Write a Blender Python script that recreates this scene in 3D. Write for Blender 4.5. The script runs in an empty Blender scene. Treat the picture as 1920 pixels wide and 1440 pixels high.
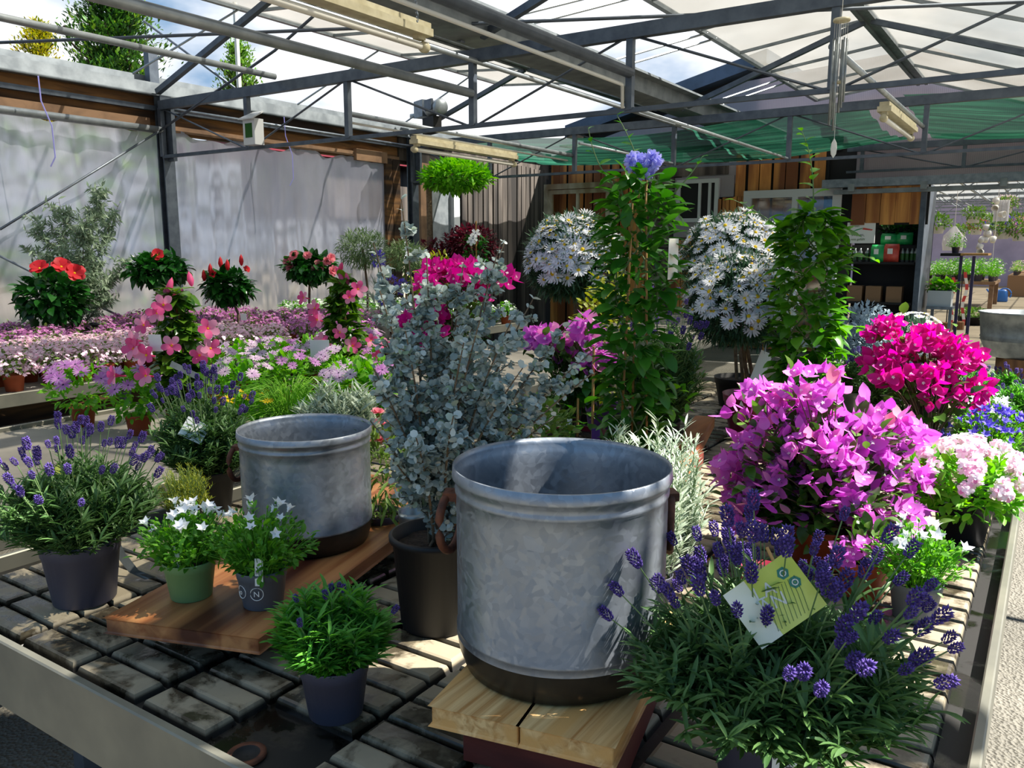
import bpy, math, random
import numpy as np
from mathutils import Vector, Matrix
random.seed(7); rng=np.random.default_rng(7)
PI=math.pi
SC=bpy.context.scene; COL=SC.collection
# ---------------------------------------------------------------- camera
F=1530.0; YAW=math.radians(33.5); PIT=math.radians(9.54); CZ=1.55
cp,sp=math.cos(PIT),math.sin(PIT); hx,hy=-math.sin(YAW),math.cos(YAW); rx,ry=math.cos(YAW),math.sin(YAW)
cam=bpy.data.cameras.new('camera'); co=bpy.data.objects.new('camera',cam); COL.objects.link(co)
cam.sensor_width=36; cam.lens=36*F/1920; co.location=(0,0,CZ); co.rotation_euler=(PI/2-PIT,0,YAW); cam.clip_end=300; cam.clip_start=.02
SC.camera=co
def at(px,py,z=None,x=None,y=None):
    a=(px-960)/F; b=(720-py)/F; f=cp+b*sp; dz=-sp+b*cp
    d=(hx*f+rx*a, hy*f+ry*a, dz)
    t=(z-CZ)/d[2] if z is not None else (x/d[0] if x is not None else y/d[1])
    return Vector((d[0]*t,d[1]*t,CZ+dz*t))
def depth(p): return (p[0]*hx+p[1]*hy)*cp-(p[2]-CZ)*sp
def onray(px,d,z):                 # point at distance d along the heading and height z
    a=(px-960)/F*(d*cp-(z-CZ)*sp)
    return Vector((hx*d+rx*a, hy*d+ry*a, z))
def vert(px,d,z): q=onray(px,d,CZ); return Vector((q.x,q.y,z))
def zat(d,py): b=(720-py)/F; return CZ+d*(b*cp-sp)/(cp+b*sp)
def mpp(d): return d/1551.0
# ---------------------------------------------------------------- mesh builder
class MB:
    def __init__(s): s.v=[]; s.n=0; s.f=[]
    def add(s,V,Fc,m=0):
        V=np.asarray(V,float).reshape(-1,3)
        if isinstance(Fc,np.ndarray): s.f.append((Fc+s.n,np.full(len(Fc),m) if np.isscalar(m) else np.asarray(m)))
        else:
            by={}
            for i,f in enumerate(Fc): by.setdefault(len(f),[]).append((f,m if np.isscalar(m) else m[i]))
            for k,l in by.items(): s.f.append((np.array([a for a,_ in l])+s.n,np.array([b for _,b in l])))
        s.v.append(V); s.n+=len(V)
    def box(s,a,b,m=0,R=None,o=None):
        x0,y0,z0=a; x1,y1,z1=b
        V=np.array([(x,y,z) for z in (z0,z1) for y in (y0,y1) for x in (x0,x1)],float)
        if R is not None: V=V@np.array(R).T
        if o is not None: V=V+np.array(o)
        s.add(V,np.array([(0,2,3,1),(4,5,7,6),(0,1,5,4),(2,6,7,3),(0,4,6,2),(1,3,7,5)]),m)
    def beam(s,p,q,w,h,m=0,up=(0,0,1)):     # rectangular bar from p to q
        p=np.array(p,float); q=np.array(q,float); d=q-p; L=np.linalg.norm(d); d/=L
        u=np.array(up,float)
        if abs(d@u)>.98: u=np.array((1.,0,0))
        x=np.cross(d,u); x/=np.linalg.norm(x); z=np.cross(x,d)
        s.box((-w/2,0,-h/2),(w/2,L,h/2),m,R=np.stack([x,d,z],1),o=p)
    def tubes(s,P,R,n=4,m=0,cap=False):     # P (N,K,3), R scalar or (N,K)
        P=np.asarray(P,float)
        if P.ndim==2: P=P[None]
        N,K,_=P.shape; R=np.broadcast_to(np.asarray(R,float),(N,K))
        T=np.gradient(P,axis=1); T/=np.linalg.norm(T,axis=2,keepdims=True)+1e-12
        mt=T.mean(axis=1); ref=np.where(np.abs(mt[:,2:3])>.8,np.array([[1.,0,0]]),np.array([[0,0,1.]]))[:,None,:]
        X=np.cross(T,ref); X/=np.linalg.norm(X,axis=2,keepdims=True)+1e-12; Y=np.cross(T,X)
        a=np.arange(n)*2*PI/n
        V=P[:,:,None,:]+R[:,:,None,None]*(X[:,:,None,:]*np.cos(a)[None,None,:,None]+Y[:,:,None,:]*np.sin(a)[None,None,:,None])
        i=np.arange(N)[:,None,None]; k=np.arange(K-1)[None,:,None]; j=np.arange(n)[None,None,:]; j2=(j+1)%n
        b=i*K*n+k*n
        Fc=np.stack([b+j,b+j2,b+n+j2,b+n+j],-1).reshape(-1,4)
        s.add(V,Fc,m)
        if cap:
            for q in range(N):
                o=s.n-N*K*n+q*K*n
                s.f.append((np.array([[o+n-1-t for t in range(n)]]),np.array([m])))
                s.f.append((np.array([[o+(K-1)*n+t for t in range(n)]]),np.array([m])))
    def rod(s,p,q,r,n=8,m=0): s.tubes([[tuple(p),tuple(q)]],r,n,m,cap=True)
    def lathe(s,prof,n=32,o=(0,0,0),m=0,sy=1.0,mats=None):
        a=np.arange(n)*2*PI/n; K=len(prof)
        V=np.array([[(r*math.cos(t)+o[0],r*math.sin(t)*sy+o[1],z+o[2]) for t in a] for r,z in prof]).reshape(-1,3)
        Fc=[];mm=[]
        for k in range(K-1):
            for j in range(n): Fc.append((k*n+j,k*n+(j+1)%n,(k+1)*n+(j+1)%n,(k+1)*n+j)); mm.append(mats[k] if mats else m)
        s.add(V,np.array(Fc),np.array(mm))
    def inst(s,T,P,R,S,m=None):            # template (V, faces by size [(array, mats)]), positions, rotations, scales
        V,FS=T; P=np.asarray(P,float); N=len(P)
        if N==0: return
        S=np.broadcast_to(np.asarray(S,float),(N,)) if np.ndim(S)<2 else np.asarray(S)
        VV=V[None]*(S[:,None,None] if S.ndim==1 else S[:,None,:])
        W=np.einsum('nij,nkj->nki',R,VV)+P[:,None,:]
        off=(np.arange(N)*len(V))[:,None,None]
        for A,M in FS:
            s.f.append(((A[None]+off).reshape(-1,A.shape[1])+s.n,np.tile(M,N) if m is None else np.full(N*len(A),m)))
        s.v.append(W.reshape(-1,3)); s.n+=N*len(V)
    def mesh(s,name,mats,smooth=True):
        me=bpy.data.meshes.new(name)
        V=np.concatenate(s.v) if s.v else np.zeros((0,3))
        me.vertices.add(len(V)); me.vertices.foreach_set('co',V.astype(np.float32).ravel())
        tot=[];idx=[];mm=[]
        for A,M in s.f: tot.append(np.full(len(A),A.shape[1])); idx.append(A.ravel()); mm.append(M)
        tot=np.concatenate(tot).astype(np.int32); idx=np.concatenate(idx).astype(np.int32); mm=np.concatenate(mm).astype(np.int32)
        me.loops.add(len(idx)); me.loops.foreach_set('vertex_index',idx)
        me.polygons.add(len(tot)); st=np.concatenate([[0],np.cumsum(tot)[:-1]]).astype(np.int32)
        me.polygons.foreach_set('loop_start',st); me.polygons.foreach_set('loop_total',tot)
        me.polygons.foreach_set('material_index',mm); me.polygons.foreach_set('use_smooth',np.full(len(tot),smooth))
        for a in (mats if isinstance(mats,(list,tuple)) else [mats]): me.materials.append(a)
        me.update(calc_edges=True); return me
    def obj(s,name,mats,parent=None,smooth=False,loc=None):
        o=bpy.data.objects.new(name,s.mesh(name,mats,smooth)); COL.objects.link(o)
        if parent: o.parent=parent
        if loc is not None: o.location=loc
        return o
    def template(s): return (np.concatenate(s.v),[(A,M) for A,M in s.f])
def tag(o,label,cat,group=None,kind=None):
    if label: o['label']=label
    if cat: o['category']=cat
    if group: o['group']=group
    if kind: o['kind']=kind
    return o
def thing(name,loc,label,cat,group=None,rz=0):
    o=bpy.data.objects.new(name,None); COL.objects.link(o); o.location=loc; o.rotation_euler.z=rz; o.empty_display_size=.05
    return tag(o,label,cat,group)
def struct(o): o['kind']='structure'; return o
def child(name,me,parent,M=None,kind=None):
    o=bpy.data.objects.new(name,me); COL.objects.link(o); o.parent=parent
    if M is not None: o.matrix_basis=M
    if kind: o['kind']=kind
    return o
def dup(root,loc,rz,label=None,sc=1):
    r=root.copy(); COL.objects.link(r); r.location=loc; r.rotation_euler.z=rz; r.scale=(sc,)*3
    if label: r['label']=label
    for ch in root.children:
        c=ch.copy(); COL.objects.link(c); c.parent=r
        for g in ch.children: d=g.copy(); COL.objects.link(d); d.parent=c
    return r
# ---------------------------------------------------------------- materials
def lin(h):
    if isinstance(h,str):
        h=h.lstrip('#'); c=[int(h[i:i+2],16)/255 for i in (0,2,4)]
        return tuple(x/12.92 if x<=.04045 else ((x+.055)/1.055)**2.4 for x in c)+(1,)
    return tuple(h)+(1,)
class NT:
    def __init__(s,name):
        s.m=bpy.data.materials.new(name); s.m.use_nodes=True; s.t=s.m.node_tree; s.t.nodes.clear()
        s.out=s.n('ShaderNodeOutputMaterial')
    def n(s,ty,**k):
        x=s.t.nodes.new(ty)
        for a,b in k.items():
            if a.startswith('i_'): x.inputs[a[2:].replace('_',' ')].default_value=b
            else: setattr(x,a,b)
        return x
    def l(s,a,b): s.t.links.new(a,b)
    def coord(s,kind='Object',scale=(1,1,1)):
        t=s.n('ShaderNodeTexCoord'); mp=s.n('ShaderNodeMapping'); mp.inputs['Scale'].default_value=scale; s.l(t.outputs[kind],mp.inputs[0]); return mp.outputs[0]
    def noise(s,sc,det=3,vec=None,rough=.55,dist=0):
        x=s.n('ShaderNodeTexNoise'); x.inputs['Scale'].default_value=sc; x.inputs['Detail'].default_value=det; x.inputs['Roughness'].default_value=rough; x.inputs['Distortion'].default_value=dist
        if vec is not None: s.l(vec,x.inputs['Vector'])
        return x.outputs[0]
    def ramp(s,fac,stops):
        x=s.n('ShaderNodeValToRGB'); e=x.color_ramp.elements
        while len(e)<len(stops): e.new(.5)
        for i,(p,c) in enumerate(stops): e[i].position=p; e[i].color=lin(c) if isinstance(c,str) else ((c,c,c,1) if np.isscalar(c) else tuple(c)+(1,)*(4-len(c)))
        s.l(fac,x.inputs[0]); return x.outputs[0]
    def mix(s,f,a,b,ty='MIX'):
        x=s.n('ShaderNodeMix',data_type='RGBA',blend_type=ty)
        for v,i in ((f,0),(a,6),(b,7)):
            if hasattr(v,'is_linked') or hasattr(v,'links'): s.l(v,x.inputs[i])
            else: x.inputs[i].default_value=v if i==0 else lin(v)
        return x.outputs[2]
    def prin(s,col,rough=.5,metal=0,bump=None,bs=.2,bd=.01,spec=None):
        p=s.n('ShaderNodeBsdfPrincipled')
        for v,k in ((col,'Base Color'),(rough,'Roughness'),(metal,'Metallic')):
            if hasattr(v,'links'): s.l(v,p.inputs[k])
            else: p.inputs[k].default_value=lin(v) if k=='Base Color' else v
        if spec is not None: p.inputs['Specular IOR Level'].default_value=spec
        if bump is not None:
            b=s.n('ShaderNodeBump'); b.inputs['Strength'].default_value=bs; b.inputs['Distance'].default_value=bd; s.l(bump,b.inputs['Height']); s.l(b.outputs[0],p.inputs['Normal'])
        return p.outputs[0]
    def fin(s,sh): s.l(sh,s.out.inputs[0]); return s.m
def plain(name,c,rough=.5,metal=0,c2=None,sc=8,spec=None,bump=0):
    t=NT(name)
    if c2:
        v=t.coord(); nz=t.noise(sc,4,v); col=t.ramp(nz,[(.35,c),(.65,c2)]); return t.fin(t.prin(col,rough,metal,bump=nz if bump else None,bs=bump,spec=spec))
    return t.fin(t.prin(c,rough,metal,spec=spec))
def leaf(name,c1,c2,trans=.35,rough=.45,c3=None):
    t=NT(name); g=t.n('ShaderNodeNewGeometry')
    st=[(0,c1),(1,c2)] if not c3 else [(0,c1),(.8,c2),(1,c3)]
    col=t.ramp(g.outputs['Random Per Island'],st)
    p=t.prin(col,rough,0,spec=.35)
    tr=t.n('ShaderNodeBsdfTranslucent'); hs=t.n('ShaderNodeHueSaturation'); hs.inputs['Value'].default_value=1.35; hs.inputs['Saturation'].default_value=1.1; t.l(col,hs.inputs['Color']); t.l(hs.outputs[0],tr.inputs[0])
    mx=t.n('ShaderNodeMixShader'); mx.inputs[0].default_value=trans; t.l(p,mx.inputs[1]); t.l(tr.outputs[0],mx.inputs[2])
    return t.fin(mx.outputs[0])
def wood(name,c1,c2,scale=(2,30,30),rough=.65,c3=None,bs=.15):
    t=NT(name); v=t.coord('Object',scale); nz=t.noise(1.2,5,v,dist=.6)
    g=t.noise(.35,2,v); st=[(.3,c1),(.62,c2)]
    col=t.ramp(nz,st)
    if c3: col=t.mix(t.ramp(g,[(.45,0.),(.6,1.)]),col,c3)
    return t.fin(t.prin(col,rough,0,bump=nz,bs=bs))
M={}
def galv(name,c1,c2,c3,rough=.42,metal=.75,sc=38,big=3.0,wet=None):
    t=NT(name); v=t.coord()
    vo=t.n('ShaderNodeTexVoronoi'); vo.inputs['Scale'].default_value=sc; 
    dn=t.n('ShaderNodeTexNoise'); dn.inputs['Scale'].default_value=12; t.l(v,dn.inputs['Vector'])
    va=t.n('ShaderNodeVectorMath',operation='MULTIPLY_ADD'); va.inputs[1].default_value=(.06,.06,.06); t.l(dn.outputs[1],va.inputs[0]); t.l(v,va.inputs[2]); t.l(va.outputs[0],vo.inputs['Vector'])
    sep=t.n('ShaderNodeSeparateColor'); t.l(vo.outputs['Color'],sep.inputs[0])
    col=t.ramp(sep.outputs[0],[(0,c1),(1,c2)])
    b=t.noise(big,5,v); col=t.mix(t.ramp(b,[(.42,0.),(.66,.7)]),col,c3)
    rr=t.ramp(sep.outputs[1],[(0,rough-.08),(1,rough+.12)])
    return t.fin(t.prin(col,rr,metal,bump=b,bs=.05))
M['tub']=galv('galvanised_tub','#888f98','#99a0a9','#757a82',.40,.72,95,4.0)
M['tubdark']=plain('tub_band','#2e2d2b',.3,.5,'#403b33',16)
M['steel']=plain('galvanised_steel','#6f7881',.45,.7,'#8a929a',14)
M['steeld']=plain('weathered_steel','#4d5560',.5,.6,'#5f6872',10)
M['gutter']=plain('gutter_steel','#6f767a',.5,.5,'#8d9497',6)
M['pipe']=plain('heating_pipe_metal','#8f979c',.4,.6,'#a9b0b4',9)
M['rust']=plain('rusty_iron','#4a2c20',.7,.3,'#74442e',40,bump=.3)
M['rim']=plain('bench_aluminium','#77766c',.45,.5,'#8c8a7c',5)
M['white']=plain('white_plastic','#e6e4da',.4); M['tubelamp']=plain('lamp_tube_glass','#f2f0e6',.25)
M['cream']=plain('cream_paint','#cfc7a8',.5,0,'#b8ae8c',14)
M['paper']=plain('label_card','#eeeeea',.5); M['ink']=plain('printed_ink','#2b2b30',.5)
M['black']=plain('black_plastic','#0b0c0f',.6,0,'#101114',5,bump=.05); M['dark']=plain('black_painted','#0c0c0e',.7)
M['gpot']=plain('anthracite_plastic','#4b4a59',.5,0,'#535262',5); M['gpot2']=plain('grey_plastic','#5b6470',.45,0,'#626b77',5)
M['greenpot']=plain('green_plastic','#6f9a66',.5,0,'#77a26d',5); M['terra']=plain('terracotta_plastic','#b2542c',.6,0,'#9c4826',8)
M['redpot']=plain('dark_red_plastic','#8e1f36',.4); M['magpot']=plain('magenta_plastic','#8a2048',.4)
M['soil']=plain('potting_soil','#1d1712',.95,0,'#3a2c20',120,bump=1)
M['silver']=plain('zinc_pot','#9aa0a0',.4,.7,'#7c8284',20)
M['stake']=plain('bamboo','#c79a5b',.6,0,'#a87b40',30); M['bark']=plain('bark','#5b4a38',.85,0,'#7b6850',40,bump=.5); M['darkbark']=plain('dark_bark','#3a2e26',.85)
M['redpaint']=wood('red_brown_painted_wood','#5e2a24','#7a3a30',(3,3,18),.45)
M['board']=wood('wet_orange_board','#84421f','#c08552',(22,1.2,22),.45,'#4d2415')
M['plank']=wood('sawn_pine','#b57f42','#edc78a',(60,2,60),.6,'#dba763')
M['beam']=wood('varnished_beam','#9c5b2f','#bf7c45',(20,2,20),.45,'#7a3f22')
M['owood']=wood('orange_cladding','#a3602b','#dc9a4e',(9,9,.9),.6,'#7c4722')
M['dwood']=wood('dark_weathered_cladding','#37302b','#6b625a',(9,9,.7),.8,'#241f1c')
M['gwood']=wood('grey_old_timber','#6b5340','#96765a',(3,3,3),.85); M['rwood']=wood('rough_sawn_fascia','#3f2c1d','#8a6238',(8,1.5,14),.85,'#2c2018')
M['oldframe']=wood('peeling_frame_paint','#9a8f78','#c9bfa6',(6,6,3),.7,'#7e6a4e')
M['log']=wood('split_log','#5b3a20','#8d5f35',(18,18,1.2),.8)
M['pvc']=plain('white_window_frame','#c9cdcf',.4); M['screenblue']=plain('notice_purple','#3b3358',.5)
M['blue']=plain('blue_plastic','#2f6fc0',.35); M['lilacwall']=plain('lilac_hall_wall','#a59fc0',.7,0,'#8f8bab',1)
M['redroof']=plain('red_metal_roof','#7a2634',.5); M['blueroof']=plain('blue_grey_metal_roof','#44505f',.5,.3,'#56657a',3)
M['greenbag']=plain('green_bag','#1fa054',.4); M['redbag']=plain('red_bag','#c23a34',.4,0,'#d8553f',18); M['brownbox']=plain('cardboard','#8b6a4c',.7)
M['hallfloor']=plain('hall_concrete','#998c76',.8,0,'#857a67',1.5)
M['redtape']=plain('red_tape','#c83a34',.5); M['purplecard']=plain('purple_card','#5b3a8c',.5); M['teal']=plain('card_teal','#2f7d6a',.5)
def glass(name,col='#cfd6d6',a=.85):
    t=NT(name); tr=t.n('ShaderNodeBsdfTransparent'); tr.inputs[0].default_value=lin('#e8ecec'); g=t.n('ShaderNodeBsdfGlossy'); g.inputs['Roughness'].default_value=.05
    mx=t.n('ShaderNodeMixShader'); mx.inputs[0].default_value=1-a; t.l(tr.outputs[0],mx.inputs[1]); t.l(g.outputs[0],mx.inputs[2]); return t.fin(mx.outputs[0])
M['glass']=glass('window_glass')
def poly(name,col,ribs=None,tr=.35,transp=.15):
    t=NT(name); v=t.coord(); nz=t.noise(1.1,4,v); c=t.ramp(nz,[(.3,col[0]),(.7,col[1])])
    if ribs:
        w=t.n('ShaderNodeTexWave'); w.inputs['Scale'].default_value=ribs[0]; w.bands_direction=ribs[1]; t.l(v,w.inputs[0]); c=t.mix(t.ramp(w.outputs['Fac'],[(.0,.35),(.25,0.)]),c,col[2])
    d=t.n('ShaderNodeBsdfDiffuse'); T=t.n('ShaderNodeBsdfTranslucent'); x=t.n('ShaderNodeBsdfTransparent'); x.inputs[0].default_value=(.86,.85,.82,1); g=t.n('ShaderNodeBsdfGlossy'); g.inputs['Roughness'].default_value=.25
    t.l(c,d.inputs[0]); t.l(c,T.inputs[0])
    m1=t.n('ShaderNodeMixShader'); m1.inputs[0].default_value=tr; t.l(d.outputs[0],m1.inputs[1]); t.l(T.outputs[0],m1.inputs[2])
    m2=t.n('ShaderNodeMixShader'); m2.inputs[0].default_value=transp; t.l(m1.outputs[0],m2.inputs[1]); t.l(x.outputs[0],m2.inputs[2])
    m3=t.n('ShaderNodeMixShader'); m3.inputs[0].default_value=.05; t.l(m2.outputs[0],m3.inputs[1]); t.l(g.outputs[0],m3.inputs[2])
    return t.fin(m3.outputs[0])
M['polyroof']=poly('dirty_roof_glass',('#c6c4be','#aaa69c','#8a8a88'),None,.65,.66)
M['polywall']=poly('corrugated_polycarbonate',('#c8bfc4','#b5abb3','#77707a'),(13,'X'),.45,.0)
def film():
    t=NT('clear_film'); v=t.coord('Object',(1,1,.55)); a=t.noise(1.1,4,v,dist=.7); w=t.coord('Object',(1,2.2,.45)); b=t.noise(2.2,5,w,dist=1.2)
    c=t.ramp(a,[(.3,'#8f92a4'),(.5,'#a6a8ba'),(.7,'#bfc0d0')])
    d=t.n('ShaderNodeBsdfDiffuse'); T=t.n('ShaderNodeBsdfTranslucent'); t.l(c,d.inputs[0]); t.l(c,T.inputs[0])
    g=t.n('ShaderNodeBsdfGlossy'); g.inputs['Roughness'].default_value=.22; g.inputs[0].default_value=lin('#dfe3f0')
    bp=t.n('ShaderNodeBump'); bp.inputs['Strength'].default_value=.35; bp.inputs['Distance'].default_value=.05; t.l(b,bp.inputs['Height'])
    for q in (g,d): t.l(bp.outputs[0],q.inputs['Normal'])
    x=t.n('ShaderNodeBsdfRefraction'); x.inputs['IOR'].default_value=1.12; x.inputs['Roughness'].default_value=.32
    m1=t.n('ShaderNodeMixShader'); m1.inputs[0].default_value=.45; t.l(d.outputs[0],m1.inputs[1]); t.l(T.outputs[0],m1.inputs[2])
    m2=t.n('ShaderNodeMixShader'); m2.inputs[0].default_value=.3; t.l(m1.outputs[0],m2.inputs[1]); t.l(x.outputs[0],m2.inputs[2])
    m3=t.n('ShaderNodeMixShader'); m3.inputs[0].default_value=.1; t.l(m2.outputs[0],m3.inputs[1]); t.l(g.outputs[0],m3.inputs[2])
    return t.fin(m3.outputs[0])
M['film']=film()
def cloth():
    t=NT('green_shade_netting'); v=t.coord('Object',(.35,1,1)); nz=t.noise(2.2,3,v); c=t.ramp(nz,[(.35,'#1c4c3c'),(.65,'#3b7860')])
    w=t.n('ShaderNodeTexWave'); w.inputs['Scale'].default_value=2.2; w.bands_direction='Y'; w.inputs['Distortion'].default_value=2.5; w.inputs['Detail'].default_value=2; t.l(t.coord('Object',(.3,1,1)),w.inputs[0])
    c=t.mix(t.ramp(w.outputs['Fac'],[(.2,0.),(.9,.55)]),c,'#16382f')
    T=t.n('ShaderNodeBsdfTranslucent'); d=t.n('ShaderNodeBsdfDiffuse'); x=t.n('ShaderNodeBsdfTransparent'); t.l(c,T.inputs[0]); t.l(c,d.inputs[0])
    m1=t.n('ShaderNodeMixShader'); m1.inputs[0].default_value=.6; t.l(d.outputs[0],m1.inputs[1]); t.l(T.outputs[0],m1.inputs[2])
    m2=t.n('ShaderNodeMixShader'); m2.inputs[0].default_value=.18; t.l(m1.outputs[0],m2.inputs[1]); t.l(x.outputs[0],m2.inputs[2]); return t.fin(m2.outputs[0])
M['cloth']=cloth()
def ground():
    t=NT('pebbled_concrete'); v=t.coord(); vo=t.n('ShaderNodeTexVoronoi'); vo.inputs['Scale'].default_value=85; t.l(v,vo.inputs['Vector'])
    n1=t.noise(1.5,5,v); n2=t.noise(60,3,v)
    c=t.mix(t.ramp(n1,[(.35,0.),(.65,1.)]),'#6f6b60','#868175'); c=t.mix(t.ramp(n2,[(.4,0.),(.7,.6)]),c,'#55524a')
    return t.fin(t.prin(c,.8,0,bump=vo.outputs['Distance'],bs=.9,bd=.01))
M['ground']=ground()
def tray():
    t=NT('wet_grey_tray'); v=t.coord(); n1=t.noise(7,6,v,rough=.62,dist=.3); n2=t.noise(30,3,v)
    # dry pale scale on the raised pads, dark wet film elsewhere
    dry=t.ramp(n1,[(.455,0.),(.54,1.)])
    c=t.mix(dry,'#40392d','#958a74'); c=t.mix(t.ramp(n2,[(.45,0.),(.75,.35)]),c,'#a59a80')
    g=t.n('ShaderNodeNewGeometry'); r=t.ramp(dry,[(0,.18),(1,.7)])
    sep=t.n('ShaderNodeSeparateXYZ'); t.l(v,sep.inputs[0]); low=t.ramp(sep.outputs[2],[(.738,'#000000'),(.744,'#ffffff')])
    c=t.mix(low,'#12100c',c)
    return t.fin(t.prin(c,r,0,bump=n1,bs=.15,spec=.5))
M['tray']=tray()
# leaf and petal materials
M['lav_l']=leaf('lavender_leaf','#3a5c30','#668a4e',.3); M['lav_l2']=leaf('young_lavender_leaf','#43852f','#6ba83f',.35)
M['lav_f']=leaf('lavender_bud','#37256a','#6a52a8',.12,.7); M['stem']=leaf('green_stem','#5f7d4a','#7c9560',.1)
M['camp_l']=leaf('campanula_leaf','#4d8a2c','#79b43c',.4); M['whitep']=leaf('white_petal','#e4e8f2','#f6f6f6',.3,.6); M['bluep']=leaf('blue_petal','#5c50c0','#8478dc',.3,.6)
M['boug']=leaf('orchid_bract','#c455c2','#e288e0',.42,.65,'#e8a0a8'); M['boug2']=leaf('magenta_bract','#c01688','#dc2fa0',.4,.6); M['boug_l']=leaf('bougainvillea_leaf','#24451a','#5f8a34',.25,.3)
M['euc']=leaf('silver_eucalyptus_leaf','#788a84','#ccd6d2',.18,.35,'#8a9f7c'); M['euc2']=leaf('fine_eucalyptus_leaf','#7d9579','#b2c4a8',.3,.5)
M['climb']=leaf('glossy_climber_leaf','#2c661c','#559432',.38,.3); M['climb2']=leaf('bright_climber_leaf','#356f18','#65a02c',.4,.3)
M['dais_l']=leaf('blue_green_feather_leaf','#2f4f34','#56785a',.2); M['yellow']=leaf('yellow_disc','#e8b800','#f5d21c',.1,.6); M['plum']=leaf('plumbago_petal','#b4b2f0','#d0cffa',.35,.6)
M['hib_l']=leaf('dark_glossy_leaf','#17401a','#2f6e26',.2,.25); M['red']=leaf('red_petal','#b8141f','#e03440',.3,.5); M['pinkp']=leaf('salmon_pink_petal','#e07a8c','#f4a8b0',.35,.5)
M['mand']=leaf('hot_pink_petal','#d93c80','#ee74a8',.4,.5,'#f7b0cc'); M['mand_l']=leaf('mandevilla_leaf','#2b5a1c','#6a942c',.3,.25)
M['ost']=leaf('lilac_ray_petal','#b262b8','#dca6dc',.35,.6); M['ost2']=leaf('pale_lilac_ray_petal','#c9a0cc','#f2def0',.35,.6); M['eye']=plain('dark_flower_eye','#2c2140',.6)
M['bed1']=leaf('pale_pink_blossom','#ecc0d6','#fdeef4',.35,.6); M['bed2']=leaf('mauve_blossom','#b868b0','#e6a8d6',.3,.6); M['bed3']=leaf('white_blossom','#dfe8d8','#ffffff',.3,.6)
M['bed_l']=leaf('bedding_leaf','#5a7a34','#86a850',.3); M['bright_l']=leaf('bright_green_leaf','#4f9a22','#8ccc3c',.4); M['grass']=leaf('grass_blade','#6fae2c','#a8d850',.4)
M['silverl']=leaf('silver_felted_leaf','#9fb09a','#c6d0ba',.15,.7); M['helio']=leaf('silver_blue_leaf','#7f93a0','#a8b8c0',.15,.6)
M['maple']=leaf('burgundy_maple_leaf','#4a1828','#7a2c3c',.35); M['con1']=leaf('conifer_green','#1d3a1c','#4a7a2c',.15,.6,'#86a83c'); M['con2']=leaf('golden_conifer','#7a8a1c','#b8a828',.2,.6); M['con3']=leaf('fresh_conifer','#4a7a2c','#8ab04c',.2,.6)
M['heath']=leaf('golden_heather','#8a9a2c','#c4c84c',.3); M['ger']=leaf('pale_pink_geranium','#eed0e0','#ffffff',.3,.6,'#d86aa8'); M['topi']=leaf('olive_leaf','#4a6a3c','#8aa070',.25,.4)
M['tagyellow']=None
M['blocker']=plain('sun_blocker_green','#24604c',.9)  # for the added out-of-view rolls that block sun from the large tub
# ---------------------------------------------------------------- templates (local: along +Y, face up +Z)
def t_leaf(w=.2,rows=((0,.15),(.35,1),(.72,.8),(1,.05)),bend=.15,fold=0,m=0):
    b=MB(); V=[];Fc=[]
    n=3 if fold else 2
    for t,k in rows:
        z=-bend*t*t+bend*.5*t
        if fold: V+=[(-w*k/2,t,z+fold*w*k),(0,t,z),(w*k/2,t,z+fold*w*k)]
        else: V+=[(-w*k/2,t,z),(w*k/2,t,z)]
    for i in range(len(rows)-1):
        for j in range(n-1): a=i*n+j; Fc.append((a,a+1,a+n+1,a+n))
    b.add(V,np.array(Fc),m); return b.template()
def t_round(n=7,cup=.15,m=0):       # round blade whose rim touches the origin
    b=MB(); V=[(math.sin(2*PI*i/n)*.5,.5-math.cos(2*PI*i/n)*.5,cup*abs(math.sin(2*PI*i/n))) for i in range(n)]
    b.add(V,[tuple(range(n))],m); return b.template()
T_NARROW=t_leaf(.13,((0,.3),(.3,1),(.7,.9),(1,.1)),.25); T_NARROWF=t_leaf(.16,((0,.35),(.25,.9),(.55,1),(.8,.75),(1,.08)),.3,.25)
T_OVAL=t_leaf(.5,((0,.1),(.25,.85),(.6,1),(.85,.6),(1,.06)),.25,.12); T_BROAD=t_leaf(.62,((0,.12),(.22,.9),(.5,1),(.78,.62),(1,.05)),.35,.14)
T_ROUND=t_round(); T_NEEDLE=t_leaf(.1,((0,.6),(.6,1),(1,.1)),.1); T_LOBED=t_leaf(.45,((0,.2),(.5,1),(1,.1)),.2)
def t_octa(l=1,w=.5,m=0):
    b=MB(); h=w/2; b.add([(0,0,0),(h,l*.45,0),(0,l*.45,h),(-h,l*.45,0),(0,l*.45,-h),(0,l,0)],np.array([(0,2,1),(0,3,2),(0,4,3),(0,1,4),(5,1,2),(5,2,3),(5,3,4),(5,4,1)]),m); return b.template()
T_BUD=t_octa()
def nrm(A): return A/(np.linalg.norm(A,axis=-1,keepdims=True)+1e-12)
def frames(D,up=None,roll=None):     # columns X,Y(=D),Z ; Z leans to up
    D=nrm(np.asarray(D,float)); U=np.broadcast_to(np.array([0,0,1.]) if up is None else np.asarray(up,float),D.shape)+rng.normal(0,.25 if roll is None else roll,D.shape)
    X=nrm(np.cross(D,U)); Z=np.cross(X,D); return np.stack([X,D,Z],-1)
def mat4(p,d,s=1,roll=None):         # +Z of the mesh along d
    d=Vector(d).normalized(); q=d.to_track_quat('Z','Y'); return Matrix.Translation(Vector(p))@q.to_matrix().to_4x4()@Matrix.Rotation(random.random()*6.28 if roll is None else roll,4,'Z')@Matrix.Scale(s,4)
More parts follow.
